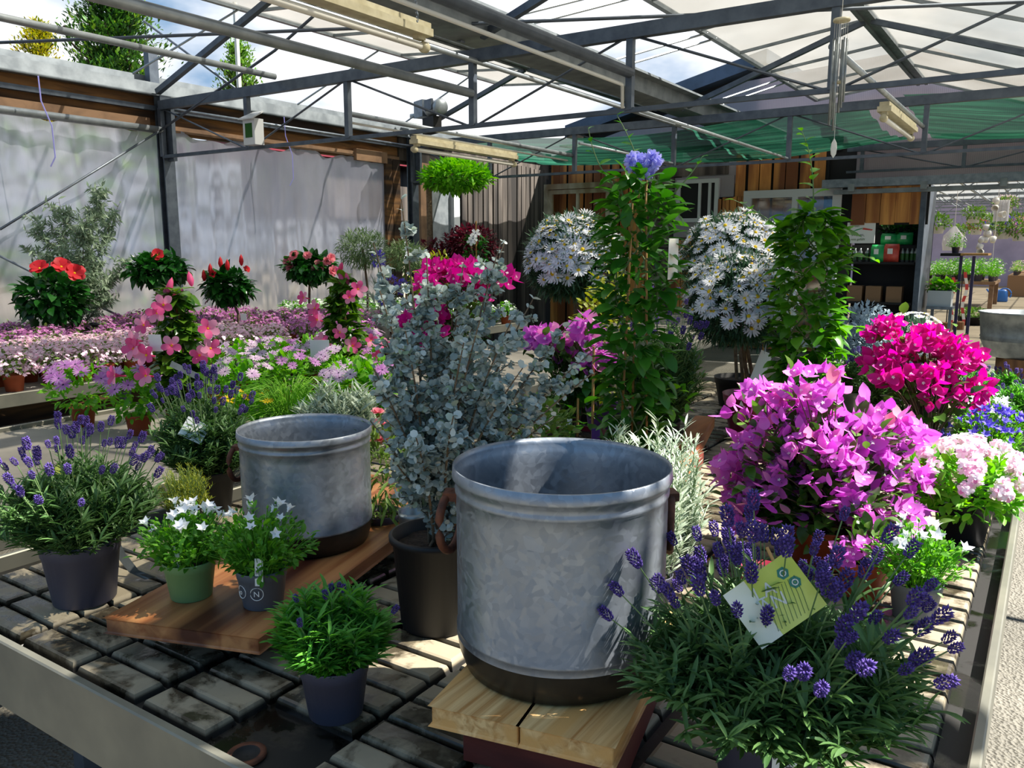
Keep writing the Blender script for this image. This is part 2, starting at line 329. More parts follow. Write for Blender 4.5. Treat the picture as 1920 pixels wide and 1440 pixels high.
def flower(n,l,w,mats,cup=.2,disc=.15,eye=None,layers=1,tube=0,rows=((0,.35),(.5,1),(.85,.8),(1,.25)),droop=.1,thick=None):
    b=MB(); T=t_leaf(w,rows,droop,.08)
    for k in range(layers):
        a=np.arange(n)*2*PI/n+k*PI/n+rng.normal(0,.06,n); c=cup*(1+.6*k)+rng.normal(0,.05,n)
        D=np.stack([np.cos(a)*np.cos(c),np.sin(a)*np.cos(c),np.sin(c)],-1)
        b.inst(T,np.stack([np.cos(a),np.sin(a),0*a],-1)*l*disc*.7+np.array([0,0,tube]),frames(D,roll=.05),l*(1-.12*k)*rng.uniform(.92,1.05,n))
    if eye: b.lathe([(0.0001,l*disc*.75+tube),(l*disc*.7,l*disc*.55+tube),(l*disc,l*.02+tube)],8,m=1)
    if tube: b.lathe([(l*.07,0),(l*.12,tube*.6),(l*.28,tube*1.04)],7,m=0)
    b.mats=mats; return b
def potmesh(r,h,style='std',n=36):
    b=MB(); rb=r*.76; t=r*.045
    if style=='std':
        pr=[(0.0001,0),(rb*.96,0),(rb,h*.02),(r*.93,h*.78),(r*.955,h*.785),(r*.985,h*.97),(r*1.0,h),(r*.96,h),(r*.9,h*.8),(r*.88,h*.8)]
    else:
        pr=[(0.0001,0),(rb*1.02,0),(rb*1.06,h*.03),(r*.96,h*.93),(r*1.03,h*.935),(r*1.035,h*.985),(r,h),(r*.95,h),(r*.9,h*.85)]
    b.lathe(pr,n); return b
def soil(b,r,z,n=24):
    k=b.n; V=[(0,0,z+r*.06)]+[(math.cos(a)*r*q,math.sin(a)*r*q,z+random.uniform(-.03,.06)*r) for q in (.5,1) for a in np.arange(n)*2*PI/n]
    Fc=[(0,1+j,1+(j+1)%n) for j in range(n)]+[(1+j,1+n+j,1+n+(j+1)%n,1+(j+1)%n) for j in range(n)]; b.add(V,Fc)
POTC={}
def add_pot(root,r,h,mat,style='std',withsoil=True,n=36,label=None):
    key=(round(r,4),round(h,4),mat,style)
    if key not in POTC: POTC[key]=(potmesh(r,h,style,n).mesh('pot',M[mat]),)
    p=child('pot',POTC[key][0],root)
    if label: p['label']=label
    if withsoil:
        b=MB(); soil(b,r*.9,h*.86); b.obj('soil',M['soil'],root,True)
    return p
def price_label(root,x,y,z,w,h,mat='paper',rz=0,tilt=.2,text=None,name='plant_tag',tc='ink',ts=None,stick=.04):
    b=MB(); b.box((-w/2,-.0006,0),(w/2,.0006,h)); o=b.obj(name,M[mat],root); o.location=(x,y,z); o.rotation_euler=(tilt,0,rz)
    if text: lettering(text,o,(0,-.0012,h*.5),(PI/2,0,0),ts or w*.4,tc)
    return o
def lettering(body,parent,loc,rot,size,mat='ink',ax='CENTER'):
    c=bpy.data.curves.new('printed_text','FONT'); c.body=body; c.size=size; c.align_x=ax; c.align_y='CENTER'; c.extrude=.0002 if size<.1 else .002
    tmp=bpy.data.objects.new('tmp',c); me=bpy.data.meshes.new_from_object(tmp); bpy.data.objects.remove(tmp); bpy.data.curves.remove(c); me.materials.clear(); me.materials.append(M[mat])
    o=bpy.data.objects.new('printed_text',me); COL.objects.link(o); o.parent=parent; o.location=loc; o.rotation_euler=rot; return o
# ---------------------------------------------------------------- plants (all local, z=0 at the pot's foot)
def bez(P0,P1,P2,K=6):
    t=np.linspace(0,1,K)[None,:,None]; P0,P1,P2=[np.asarray(a)[:,None,:] for a in (P0,P1,P2)]
    return (1-t)**2*P0+2*t*(1-t)*P1+t*t*P2
def along(P,t):                       # P (N,K,3), t (N,L) -> points & tangents
    K=P.shape[1]; x=np.clip(t,0,.999)*(K-1); i=x.astype(int); f=(x-i)[...,None]; n=np.arange(P.shape[0])[:,None]
    a=P[n,i]; b=P[n,np.minimum(i+1,K-1)]; return a+(b-a)*f, nrm(b-a)
SPK=[]
def spike_meshes():
    for q in range(3):
        b=MB(); w=7+q%2
        for k in range(w):
            n=7; a=np.arange(n)*2*PI/n+k*.5; rr=.30*math.sin(PI*(k+1.2)/(w+1.6)); up=.9
            D=np.stack([np.cos(a),np.sin(a),np.full(n,up)],-1); b.inst(T_BUD,np.stack([np.cos(a)*rr*.45,np.sin(a)*rr*.45,np.full(n,k/w*.9)],-1),frames(D),rng.uniform(.2,.28,n))
        SPK.append(b.mesh('lavender_spike',M['lav_f']))
spike_meshes()
def lavender(root,z0,r0,R,H,n,nsp,leafm='lav_l',ll=.035,sl=.026,fl=(.8,1.0),low=.55,bias=(0,0),small=.0,droop=.0,T=None):
    "z0 soil height, r0 pot radius, R spread radius, H height above z0"
    a=rng.uniform(0,2*PI,n); q=np.sqrt(rng.uniform(0,1,n)); q[:nsp]=np.sqrt(rng.uniform(.0,1,nsp))
    base=np.stack([np.cos(a)*q*r0*.75,np.sin(a)*q*r0*.75,np.full(n,z0)],-1)
    ht=H*np.where(np.arange(n)<nsp,rng.uniform(fl[0],fl[1],n),rng.uniform(.3,low+.1,n))*(1-.32*q*q-droop*q)
    rad=R*q*np.where(np.arange(n)<nsp,1,.9)*rng.uniform(.75,1.05,n)
    end=np.stack([np.cos(a)*rad+bias[0]*ht/H,np.sin(a)*rad+bias[1]*ht/H,z0+ht],-1)
    mid=base*.5+end*.5; mid[:,2]=z0+ht*.62; mid[:,:2]=base[:,:2]*.45+end[:,:2]*.55
    P=bez(base,mid,end,7)
    s=MB(); s.tubes(P,.0011 if R>.1 else .0009,3); s.obj('stems',M['stem'],root)
    L=16; t=np.tile(np.linspace(.12,.98,L),(n,1))+rng.normal(0,.02,(n,L)); t[:nsp]=t[:nsp]*.68
    p,tg=along(P,t); p=p.reshape(-1,3); tg=tg.reshape(-1,3)
    m=MB(); TT=T or T_NARROWF
    for side in (0,1):
        th=rng.uniform(0,2*PI,len(p)); o=np.stack([np.cos(th),np.sin(th),np.zeros(len(p))],-1); D=nrm(tg*.75+o*.8+np.array([0,0,.1]))
        m.inst(TT,p,frames(D),ll*rng.uniform(.6,1.2,len(p)))
    m.obj('foliage',M[leafm],root,True)
    for i in range(min(nsp,100)):
        d=P[i,-1]-P[i,-2]; sz=sl*random.uniform(.75,1.25)*(1 if random.random()>small else .55)
        child('flower_spike',SPK[i%3],root,mat4(P[i,-1],d+rng.normal(0,.002,3),sz))
    return P
def leafball(name,root,mat,T,n,c,rad,size,inner=.35,out=1.,up=.3,rnd=.6,parent=None,top=None,smooth=True):
    u=nrm(rng.normal(0,1,(n,3))); q=rng.uniform(inner,1,n)**.6
    P=u*q[:,None]*np.array(rad)
    if top is not None: P=P[P[:,2]>top*rad[2]]; 
    D=nrm(P/np.array(rad))*out+rng.normal(0,rnd,P.shape)+np.array([0,0,up])
    m=MB(); m.inst(T,P+np.array(c),frames(D,up=None),size*rng.uniform(.6,1.25,len(P)))
    return m.obj(name,M[mat],root,smooth)
def heads(name,me,root,pts,dirs,size,maxn=100,rest=None):
    k=min(len(pts),maxn)
    for i in range(k): child(name,me[i%len(me)],root,mat4(pts[i],dirs[i],size*random.uniform(.85,1.15)))
def branches(root,base,tips,r,mat='bark',name='stems',sides=4,K=6,sag=.5):
    N=len(tips); b=np.tile(np.array(base,float),(N,1))+rng.normal(0,r*1.2,(N,3))*[1,1,0]; tips=np.asarray(tips,float)
    mid=b*.5+tips*.5; mid[:,2]=b[:,2]+(tips[:,2]-b[:,2])*(.5+.2*sag); mid[:,:2]=b[:,:2]*.7+tips[:,:2]*.3
    P=bez(b,mid,tips,K); m=MB(); m.tubes(P,np.tile(np.linspace(r,r*.3,K),(N,1)),sides,cap=False); m.obj(name,M[mat],root,True); return P
DAISY=[flower(17,.5,.24,[M['whitep'],M['yellow']],.12,.26,1).mesh('daisy_head',[M['whitep'],M['yellow']]) for _ in range(2)]+[flower(15,.5,.24,[0],.5,.28,1,droop=-.1).mesh('daisy_head',[M['whitep'],M['yellow']])]
OST=[flower(15,.5,.27,[0],.15,.14,1).mesh('ray_flower',[M['ost'],M['eye']]) for _ in range(2)]
OST2=[flower(15,.5,.27,[0],.1,.14,1).mesh('ray_flower',[M['ost2'],M['eye']]) for _ in range(2)]
YEL=[flower(13,.5,.2,[0],.15,.2,1).mesh('yellow_daisy_head',[M['yellow'],M['yellow']])]
STAR=[flower(5,.5,.62,[0],.85,.1,0,tube=.25,rows=((0,.5),(.45,1),(1,.06)),droop=.3).mesh('bell_flower',[M['whitep']]) for _ in range(2)]
STARB=[flower(5,.5,.62,[0],.7,.1,0,tube=.25,rows=((0,.5),(.45,1),(1,.06)),droop=.3).mesh('bell_flower',[M['bluep']])]
MANDF=[flower(5,.5,.74,[0],.5,.12,1,tube=.55,rows=((0,.35),(.4,.85),(.7,1),(.9,.7),(1,.2)),droop=.35).mesh('trumpet_flower',[M['mand'],M['yellow']]) for _ in range(2)]
HIBR=[flower(5,.5,.85,[0],.35,.12,1,2,rows=((0,.4),(.55,1),(.9,.85),(1,.4)),droop=.2).mesh('hibiscus_flower',[M['red'],M['yellow']])]
HIBP=[flower(6,.5,.8,[0],.45,.12,0,3,rows=((0,.4),(.55,1),(.9,.85),(1,.4)),droop=.2).mesh('double_flower',[M['pinkp']])]
WFL=[flower(5,.5,.7,[0],.05,.15,1,rows=((0,.4),(.55,1),(.9,.85),(1,.4))).mesh('white_flower',[M['whitep'],M['eye']])]
PLUM=[flower(5,.5,.5,[0],.3,.1,0,rows=((0,.3),(.6,1),(1,.5)),droop=.15).template()]
def bract_cluster(mats,k=4):
    b=MB(); T=t_leaf(.78,((0,.25),(.2,.9),(.45,1),(.72,.68),(1,.03)),-.25,.10)
    for i in range(k):
        a0=i*2*PI/k+random.random(); cen=np.array([math.cos(a0)*.26,math.sin(a0)*.26,random.uniform(-.05,.15)]); ax=nrm(np.array([[math.cos(a0)*.8,math.sin(a0)*.8,.9]]))[0]+rng.normal(0,.2,3); ax=ax/np.linalg.norm(ax)
        x=np.cross(ax,[0,0,1.]);x/=np.linalg.norm(x);y=np.cross(ax,x); a=np.arange(3)*2*PI/3+random.random()*2; c=random.uniform(.45,.8)
        D=np.cos(a)[:,None]*x*math.cos(c)+np.sin(a)[:,None]*y*math.cos(c)+ax*math.sin(c)
        b.inst(T,np.tile(cen,(3,1)),frames(D,up=ax,roll=.05),rng.uniform(.42,.55,3))
        s=flower(5,.055,.6,[0],.1,.2,0).template(); b.inst(s,[cen+ax*.2],frames([np.cross(ax,x)],up=ax,roll=.01),1.,m=1)
        b.tubes([[tuple(cen),tuple(cen+ax*.2)]],.012,3,m=1)
    return b.mesh('bract_cluster',mats)
BCL=[bract_cluster([M['boug'],M['bed3']],k) for k in (4,4,5)]; BCL2=[bract_cluster([M['boug2'],M['bed3']],k) for k in (4,5)]
def bougainvillea(root,z0,pts,size,cl,nl,leafR,base,ls=.045,leafpts=None,bark='bark',extra=None):
    pts=np.array(pts); branches(root,base,pts*.97+np.array(base)*.03,.0035,bark)
    c=pts.mean(0); d=pts-np.array(base); k=rng.integers(0,len(pts),nl); P=pts[k]*rng.uniform(.45,1,(nl,1))+np.array(base)*0; 
    P=np.array(base)+(pts[k]-np.array(base))*rng.uniform(.3,.97,(nl,1))+rng.normal(0,leafR,(nl,3))
    m=MB(); m.inst(T_BROAD,P,frames(nrm(P-np.array(base))+rng.normal(0,.6,P.shape)),ls*rng.uniform(.6,1.2,nl)); m.obj('foliage',M['boug_l'],root,True)
    if len(pts)>100:
        q=pts[100:]; mb=MB(); T=t_leaf(.78,((0,.25),(.2,.9),(.45,1),(.72,.68),(1,.03)),-.25,.10)
        for r_ in range(6): mb.inst(T,q+rng.normal(0,size*.25,q.shape),frames(nrm(q-np.array(base))+rng.normal(0,.7,q.shape)),size*.5*rng.uniform(.8,1.2,len(q)))
        o=mb.obj('blossoms',cl[0].materials[0],root,True); o['kind']='stuff'
    for i in range(min(100,len(pts))): child('bract_cluster',cl[i%len(cl)],root,mat4(pts[i],nrm((d[i]+rng.normal(0,.12,3))[None])[0]+np.array([0.1,-.15,.25]),size*random.uniform(.8,1.2)))
def climber(root,z0,prof,nl,mat,ls,T=None,vines=4,base_r=.04,shoots=()):
    "prof: list of (z, radius)"
    zs=np.array([p[0] for p in prof]); rs=np.array([p[1] for p in prof]); z=rng.uniform(zs[0],zs[-1],nl); r=np.interp(z,zs,rs)*np.sqrt(rng.uniform(.1,1,nl)); a=rng.uniform(0,2*PI,nl)
    P=np.stack([np.cos(a)*r,np.sin(a)*r,z],-1); D=np.stack([np.cos(a),np.sin(a),rng.uniform(-.5,.5,nl)],-1)+rng.normal(0,.35,(nl,3))
    m=MB(); m.inst(T or T_OVAL,P,frames(D),ls*rng.uniform(.6,1.25,nl))
    v=MB(); K=40
    for i in range(vines):
        t=np.linspace(0,1,K); zz=z0+(zs[-1]-z0)*t; rr=np.interp(zz,zs,rs)*.6; aa=t*9*(1 if i%2 else -1)+i*2*PI/vines; v.tubes([np.stack([np.cos(aa)*rr,np.sin(aa)*rr,zz],-1)],.003,4)
    for (p0,p1,p2,nn,s) in shoots:
        P=bez([p0],[p1],[p2],12); v.tubes(P,np.linspace(.003,.0012,12)[None],4); t=np.linspace(.1,1,nn)[None]; p,tg=along(P,t); th=np.arange(nn)*2.3; D=nrm(tg[0]*.5+np.stack([np.cos(th),np.sin(th),0*th],-1)); m.inst(T or T_OVAL,p[0],frames(D),s*np.linspace(1.1,.5,nn))
    v.obj('vines',M['stem'],root,True); m.obj('foliage',M[mat],root,True)
# ================================================================= THE SETTING
YB=12.5; XW=-7.5; T=.75
b=MB(); b.box((-9.5,-8,-.1),(14,YB+.1,0)); struct(b.obj('floor',M['ground']))
b=MB(); b.box((-14,YB+.1,-.1),(9,42,-.004)); struct(b.obj('floor_hall',M['hallfloor']))
b=MB(); b.box((-80,-60,-.3),(80,80,-.12)); tag(b.obj('gravel',M['hallfloor']),'pale gravel yard outside, blurred through the plastic film','yard',kind='stuff')
# left wall above and below the film
def wallpiece(name,mat,x0,x1,y0,y1,z0,z1): 
    b=MB(); b.box((x0,y0,z0),(x1,y1,z1)); return struct(b.obj(name,M[mat]))
wallpiece('wall_left','rwood',XW-.1,XW-.04,-3,8.9,2.66,3.0)
wallpiece('wall_left_plinth','rwood',XW-.22,XW-.09,-3,8.9,0,.45)
wallpiece('trim_1','steeld',XW-.03,XW+.03,-3,5.0,2.86,2.905); wallpiece('trim_2','steeld',XW-.03,XW+.03,5.1,8.7,2.86,2.905)
wallpiece('trim_3','gwood',XW-.035,XW-.01,-3,4.95,2.70,2.79); wallpiece('trim_4','gwood',XW-.035,XW-.01,5.15,8.6,2.68,2.74)
b=MB(); b.box((XW-.2,-3,3.0),(XW+.04,YB,3.03)); b.box((XW+.02,-3,3.03),(XW+.04,YB,3.12)); b.box((XW-.2,-3,3.03),(XW-.18,YB,3.22))
struct(b.obj('roof_gutter_left',M['gutter']))
b=MB(); b.box((-3.80,-1,3.02),(-3.5,YB,3.05)); b.box((-3.80,-1,3.05),(-3.78,YB,3.17)); b.box((-3.52,-1,3.05),(-3.5,YB,3.17)); b.box((-3.9,-1,3.16),(-3.78,YB,3.18)); b.box((-3.52,-1,3.16),(-3.4,YB,3.18))
struct(b.obj('roof_gutter_middle',M['gutter']))
b=MB(); b.box((.05,-1,3.02),(.35,YB,3.05)); b.box((.05,-1,3.05),(.07,YB,3.17)); b.box((.33,-1,3.05),(.35,YB,3.17))
struct(b.obj('roof_gutter_right',M['gutter']))
# plastic film sheets, gently rippled, nailed at the top
def film_sheet(y0,y1,z0,z1,label,scal):
    b=MB(); ny,nz=90,26; V=[]
    for i in range(ny+1):
        for j in range(nz+1):
            y=y0+(y1-y0)*i/ny; t=j/nz; zt=z1+scal*.03*math.sin(y*7.5)+scal*.015*math.sin(y*17); z=z0+(zt-z0)*t
            x=XW-.02+.025*math.sin(y*5.5+z*.6)*(1.2-t)+.012*math.sin(y*14+z*1.3)+.008*math.sin(y*31)
            V.append((x,y,z))
    Fc=np.array([(i*(nz+1)+j,(i+1)*(nz+1)+j,(i+1)*(nz+1)+j+1,i*(nz+1)+j+1) for i in range(ny) for j in range(nz)])
    b.add(V,Fc); o=b.obj('plastic_sheet',M['film'],None,True); tag(o,label,'plastic film'); return o
film_sheet(-1.5,5.1,.2,2.68,'translucent plastic film wall left of the near steel post','x' and 1)
film_sheet(5.03,8.35,.2,2.66,'wrinkled translucent plastic film wall between the two steel posts',1)
# wood frame end of the film bay
b=MB(); b.box((XW-.06,8.3,0),(XW+.02,8.42,2.7)); b.box((XW-.06,8.46,0),(XW+.0,8.6,2.7)); struct(b.obj('trim_5',M['rwood']))
b=MB(); b.box((XW-.03,7.75,2.63),(XW+.03,8.32,2.77)); tag(b.obj('nailed_board',M['gwood']),'short weathered board nailed over the film below the gutter','board')
b=MB(); b.box((XW-.06,9.0,0),(XW+.02,9.2,2.7)); struct(b.obj('trim_6',M['gwood']))
# dark board wall beyond second post
def boards(name,mat,o,d,L,z0,z1,w,gap,dep=.02,norm=(1,0),jit=.01,back='dark',skip=None):
    b=MB(); n=int(L/w)
    for i in range(n):
        s0=i*w+random.uniform(0,gap); s1=(i+1)*w-random.uniform(0,gap); k=random.uniform(0,jit)
        if skip and skip(s0): continue
        p=np.array(o)+np.array(d)*s0; q=np.array(o)+np.array(d)*s1; nn=np.array(norm)
        V=[]; 
        for z in (z0+random.uniform(0,.03),z1-random.uniform(0,.03)):
            for pt in (p,q):
                for e in (0,dep): V.append((*(pt+nn*(e+k)),z))
        b.add(V,np.array([(0,1,3,2),(4,6,7,5),(0,4,5,1),(2,3,7,6),(0,2,6,4),(1,5,7,3)]))
    bb=np.array(o)-np.array(norm)*.03; e=bb+np.array(d)*L
    V=[(*bb,z0),(*e,z0),(*e,z1),(*bb,z1)]; V2=[(x-norm[0]*.04,y-norm[1]*.04,z) for x,y,z in V]
    b.add(V+V2,np.array([(0,1,2,3),(4,7,6,5),(0,4,5,1),(1,5,6,2),(2,6,7,3),(3,7,4,0)]),1)
    return struct(b.obj(name,[M[mat],M[back]]))
boards('wall_left_dark','dwood',(XW,9.95),(0,1),2.5,0,2.86,.135,.025)
b=MB(); b.box((XW-.05,9.2,0),(XW-.02,9.95,2.7)); struct(b.obj('wall_left_glazed',M['pipe']))
b=MB(); b.box((XW-.05,8.6,2.7),(XW-.01,12.5,3.0)); struct(b.obj('wall_left_fascia',M['dwood']))
b=MB(); b.box((XW-.03,9.72,.1),(XW+.05,9.86,2.35)); struct(b.obj('window_1_frame',M['pvc']))
# back wall: orange boards, dark boards, window, doors
boards('wall_back','owood',(XW+.05,YB),(1,0),1.85,0,2.95,.165,.02,norm=(0,-1),jit=.04)
b=MB(); 
for i in range(13): b.box((-5.6,YB-.04-random.uniform(0,.015),i*.22),(-4.3,YB+.02,i*.22+.2))
b.box((-5.62,YB,0),(-4.2,YB+.05,2.95)); struct(b.obj('wall_back_log',M['dwood']))
b=MB(); b.box((-5.05,YB-.03,2.5),(-4.15,YB+.02,3.0),0); b.box((-5.15,YB-.06,1.7),(-4.2,YB-.02,2.62),0); struct(b.obj('wall_back_panel',M['polywall']))
boards('wall_back_middle','owood',(-4.2,YB-.02),(1,0),1.35,0,2.95,.19,.03,norm=(0,-1),jit=.02)
boards('wall_back_low','owood',(-5.2,YB-.06),(1,0),1.0,0,1.68,.2,.01,norm=(0,-1))
boards('wall_back_slats','owood',(-4.42,YB-.09),(1,0),.42,1.0,2.3,.06,.012,norm=(0,-1))
boards('wall_back_right','owood',(-2.5,YB-.04),(1,0),.98,1.85,2.45,.19,.006,norm=(0,-1))
b=MB(); b.box((-2.55,YB,0),(-1.55,YB+.9,.05)); b.box((-2.55,YB+.9,0),(-1.55,YB+.95,1.9)); struct(b.obj('wall_niche',M['dark']))
b=MB(); b.box((-1.62,YB-.08,0),(-1.55,YB+.95,2.4)); struct(b.obj('trim_7',M['steeld']))
b=MB(); b.box((-8.5,YB+.05,2.9),(-2.7,YB+.12,3.1)); b.box((-9.6,YB+.1,-.1),(-2.5,YB+.2,3.0)); struct(b.obj('wall_back_core',M['dark']))
# window in back wall
def frame(b,x0,x1,z0,z1,y,w,d=.05,m=0,mull=()):
    b.box((x0,y-d,z0),(x0+w,y,z1),m); b.box((x1-w,y-d,z0),(x1,y,z1),m); b.box((x0+w,y-d,z0),(x1-w,y,z0+w),m); b.box((x0+w,y-d,z1-w),(x1-w,y,z1),m)
    for q in mull: b.box((q-w*.35,y-d,z0+w),(q+w*.35,y,z1-w),m)
w=thing('window_2',(0,0,0),None,None); w['kind']='structure'
b=MB(); frame(b,-5.1,-4.42,1.93,2.58,YB-.06,.06,.06,mull=(-4.72,-4.56)); b.obj('window_frame',M['pvc'],w)
b=MB(); b.box((-5.04,YB-.085,1.99),(-4.48,YB-.08,2.52)); b.obj('pane',M['dark'],w)
# peeling old window frame leaning on the orange boards
t=thing('old_window_frame',(0,0,0),'peeling off-white wooden window frame without glass against the orange boards','window frame')
b=MB(); frame(b,-7.8+.35,-6.1,.9,2.6,YB-.16,.09,.1); b.obj('outer_frame',M['oldframe'],t)
b=MB(); frame(b,-7.36,-6.2,1.55,2.5,YB-.2,.07,.05,mull=(-6.8,)); frame(b,-7.36,-6.2,1.0,1.5,YB-.2,.06,.05); b.obj('sash',M['oldframe'],t)
# white framed door leaf with two panes
d=thing('door_1',(0,0,0),None,None); d['kind']='structure'
b=MB(); frame(b,-4.0,-2.62,.1,2.37,YB-.12,.11,.08,mull=(-3.25,)); b.obj('door_frame',M['pvc'],d)
b=MB(); b.box((-3.9,YB-.15,.2),(-2.7,YB-.145,2.28)); b.obj('pane',M['glass'],d)
b=MB(); b.box((-3.0,YB-.22,1.45),(-2.74,YB-.2,2.0),0); b.box((-2.95,YB-.225,1.62),(-2.8,YB-.22,1.95),1); tag(b.obj('notice_poster',[M['paper'],M['screenblue']]),'white notice with a dark purple square taped to the glass door','poster')
# steel lintel beam over the opening
b=MB(); b.box((-2.85,YB-.35,2.36),(2.0,YB-.2,2.47)); b.box((-2.7,YB-.3,2.27),(2.0,YB-.22,2.33),1)
for i in range(5): b.box((-2.5+i*.9,YB-.37,2.3),(-2.42+i*.9,YB-.2,2.4),1)
tag(b.obj('sliding_door_rail',[M['steel'],M['gutter']]),'long galvanised sliding door rail over the hall opening','rail')
# corrugated polycarbonate gable and the blue-grey roof edge behind
b=MB(); V=[(-8.2,YB+.2,2.9),(2.5,YB+.2,2.4),(2.5,YB+.2,3.1),(.1,YB+.2,3.4),(-1.7,YB+.2,4.2),(-4.3,YB+.2,4.0),(-5.0,YB+.2,3.75),(-8.2,YB+.2,2.95)]
V+= [(x,y+.05,z) for x,y,z in V]; b.add(V,[tuple(range(8)),tuple(range(15,7,-1))]+[(i,(i+1)%8,8+(i+1)%8,8+i) for i in range(8)]); struct(b.obj('wall_gable',M['polywall']))
b=MB(); b.box((-2.5,YB+.1,2.4),(2.5,YB+.16,3.0)); struct(b.obj('wall_gable_right',M['polywall']))
b=MB(); P0=at(1062,236,y=YB+.1); P1=at(1440,92,y=YB+.1)
def slab(b,pts,th,m=0): 
    n=len(pts); V=[tuple(p) for p in pts]+[(p[0]+th[0],p[1]+th[1],p[2]+th[2]) for p in pts]
    b.add(V,[tuple(range(n)),tuple(range(2*n-1,n-1,-1))]+[(i,(i+1)%n,n+(i+1)%n,n+i) for i in range(n)],m)
slab(b,[(P0.x,YB+.05,P0.z),(P1.x,YB+.05,P1.z),(P1.x,YB+7,P1.z+.1),(P0.x,YB+7,P0.z+.1)],(0,0,-.2)); struct(b.obj('roof_behind',M['blueroof']))
b=MB(); slab(b,[(P0.x+.2,YB+.35,2.9),(P1.x,YB+.35,2.9),(P1.x,YB+.35,P1.z-.15),(P0.x+.2,YB+.35,P0.z-.15)],(0,.1,0)); struct(b.obj('wall_behind',M['dark']))
b=MB(); b.box((-12,9,2.0),(-9.6,24,2.9)); b.box((-12.2,8,2.9),(-9.4,25,3.12),1); 
struct(b.obj('roof_red_shed',[M['dwood'],M['redroof']]))
# ---------------------------------------------------------------- steel frame
VX=[-7.4,-6.13,-4.9,-3.65,-2.4,-1.15,.1,1.35]
girder_labels={1.25:'lattice girder overhead nearest the camera',5.0:'grey steel lattice girder spanning from the near left wall post',8.75:'grey steel lattice girder spanning from the second left wall post',12.45:'lattice girder right in front of the back wall'}
for y in (1.25,5.0,8.75,12.45):
    t=thing('lattice_girder',(0,y,0),girder_labels[y],'girder','steel lattice girders')
    x1=1.6; x0=-7.4 if y<12 else -2.6; zb=2.42 if y<12 else 2.585
    b=MB(); b.beam((x0,0,2.9),(x1,0,2.9),.06,.085); b.obj('top_chord',M['steeld'],t)
    b=MB(); b.beam((x0,0,zb),(x1,0,zb),.03,.03); b.obj('bottom_chord',M['steeld'],t)
    for x in VX:
        if x<x0-.1: continue
        b=MB(); b.beam((x,0,zb),(x,0,2.88),.045,.045,up=(0,1,0)); b.obj('upright',M['steeld'],t)
    for i in range(len(VX)-1):
        if VX[i]<x0-.1: continue
        b=MB(); 
        if i%2: b.rod((VX[i]+.03,0,zb),(VX[i+1]-.03,0,2.87),.009,5)
        else: b.rod((VX[i]+.03,0,2.87),(VX[i+1]-.03,0,zb),.009,5)
        b.obj('diagonal_rod',M['steeld'],t)
for y,l in ((5.06,'grey steel wall post between the two film sheets'),(8.8,'grey steel wall post at the far end of the film wall')):
    b=MB(); b.box((XW-.0,y-.06,0),(XW+.015,y+.06,3.0)); b.box((XW+.085,y-.06,0),(XW+.1,y+.06,3.0)); b.box((XW+.015,y-.006,0),(XW+.085,y+.006,3.0))
    p=thing('steel_post',(0,0,0),l,'post'); b.obj('profile',M['steeld'],p)
    b=MB(); b.box((XW+.1,y-.02,2.38),(XW+.2,y+.02,2.9)); b.obj('bracket',M['steeld'],p)
# roof rafters and panels: two spans, ridge vents lifted open
RZ=3.72; RX=(-5.58,-1.72)
def rafter(x0,z0,x1,z1,y,lab):
    b=MB(); b.beam((x0,y,z0),(x1,y,z1),.05,.05); tag(b.obj('rafter',M['steeld']),lab,'rafter','roof rafters of the glasshouse')
for y in (5.0,8.75):
    for k,rxx in enumerate(RX):
        w=('near','far')[y>6]
        rafter(rxx-1.85,3.03,rxx-.03,RZ-.05,y,f'sloping roof rafter rising left of the {("left","right")[k]} ridge on the {w} girder')
        rafter(rxx+1.85,3.03,rxx+.03,RZ-.05,y,f'sloping roof rafter rising right of the {("left","right")[k]} ridge on the {w} girder')
rafter(.25,3.05,2.0,3.7,5.0,'roof rafter right of the right gutter on the near girder')
for k,rxx in enumerate(RX):
    b=MB(); b.box((rxx-.04,-1,RZ-.03),(rxx+.04,YB,RZ+.03)); b.box((rxx-.07,-1,RZ-.05),(rxx-.03,YB,RZ-.02)); b.box((rxx+.03,-1,RZ-.05),(rxx+.07,YB,RZ-.02)); struct(b.obj('roof_ridge',M['gutter']))
def roof_panel(x0,z0,x1,z1,y0,y1,lab,nb,frame_m='gutter',cat='roof panel'):
    t=thing('roof_panel',(0,0,0),lab,cat)
    b=MB(); slab(b,[(x0,y0,z0),(x0,y1,z0),(x1,y1,z1),(x1,y0,z1)],(0,0,.012)); b.obj('glazing',M['polyroof'],t)
    b=MB(); 
    for i in range(nb+1): y=y0+(y1-y0)*i/nb; b.beam((x0,y,z0-.012),(x1,y,z1-.012),.022,.03)
    b.beam((x0,y0,z0-.01),(x0,y1,z0-.01),.05,.04); b.beam((x1,y0,z1-.01),(x1,y1,z1-.01),.04,.04); b.obj('glazing_bars',M[frame_m],t); return t
roof_panel(-6.9,3.86,-5.6,3.76,-1,10.2,'ridge vent of the left span, lifted open above the film wall',10)
roof_panel(-3.05,3.6,-1.75,3.76,1.0,12.4,'ridge vent of the right span, lifted open above the middle gutter',10)
roof_panel(-3.6,3.13,-5.5,RZ,-1,12.4,'white translucent roof slope left of the middle gutter',12)
roof_panel(-1.68,RZ,.1,3.12,1.9,12.4,'beige translucent roof slope right of the right ridge',9)
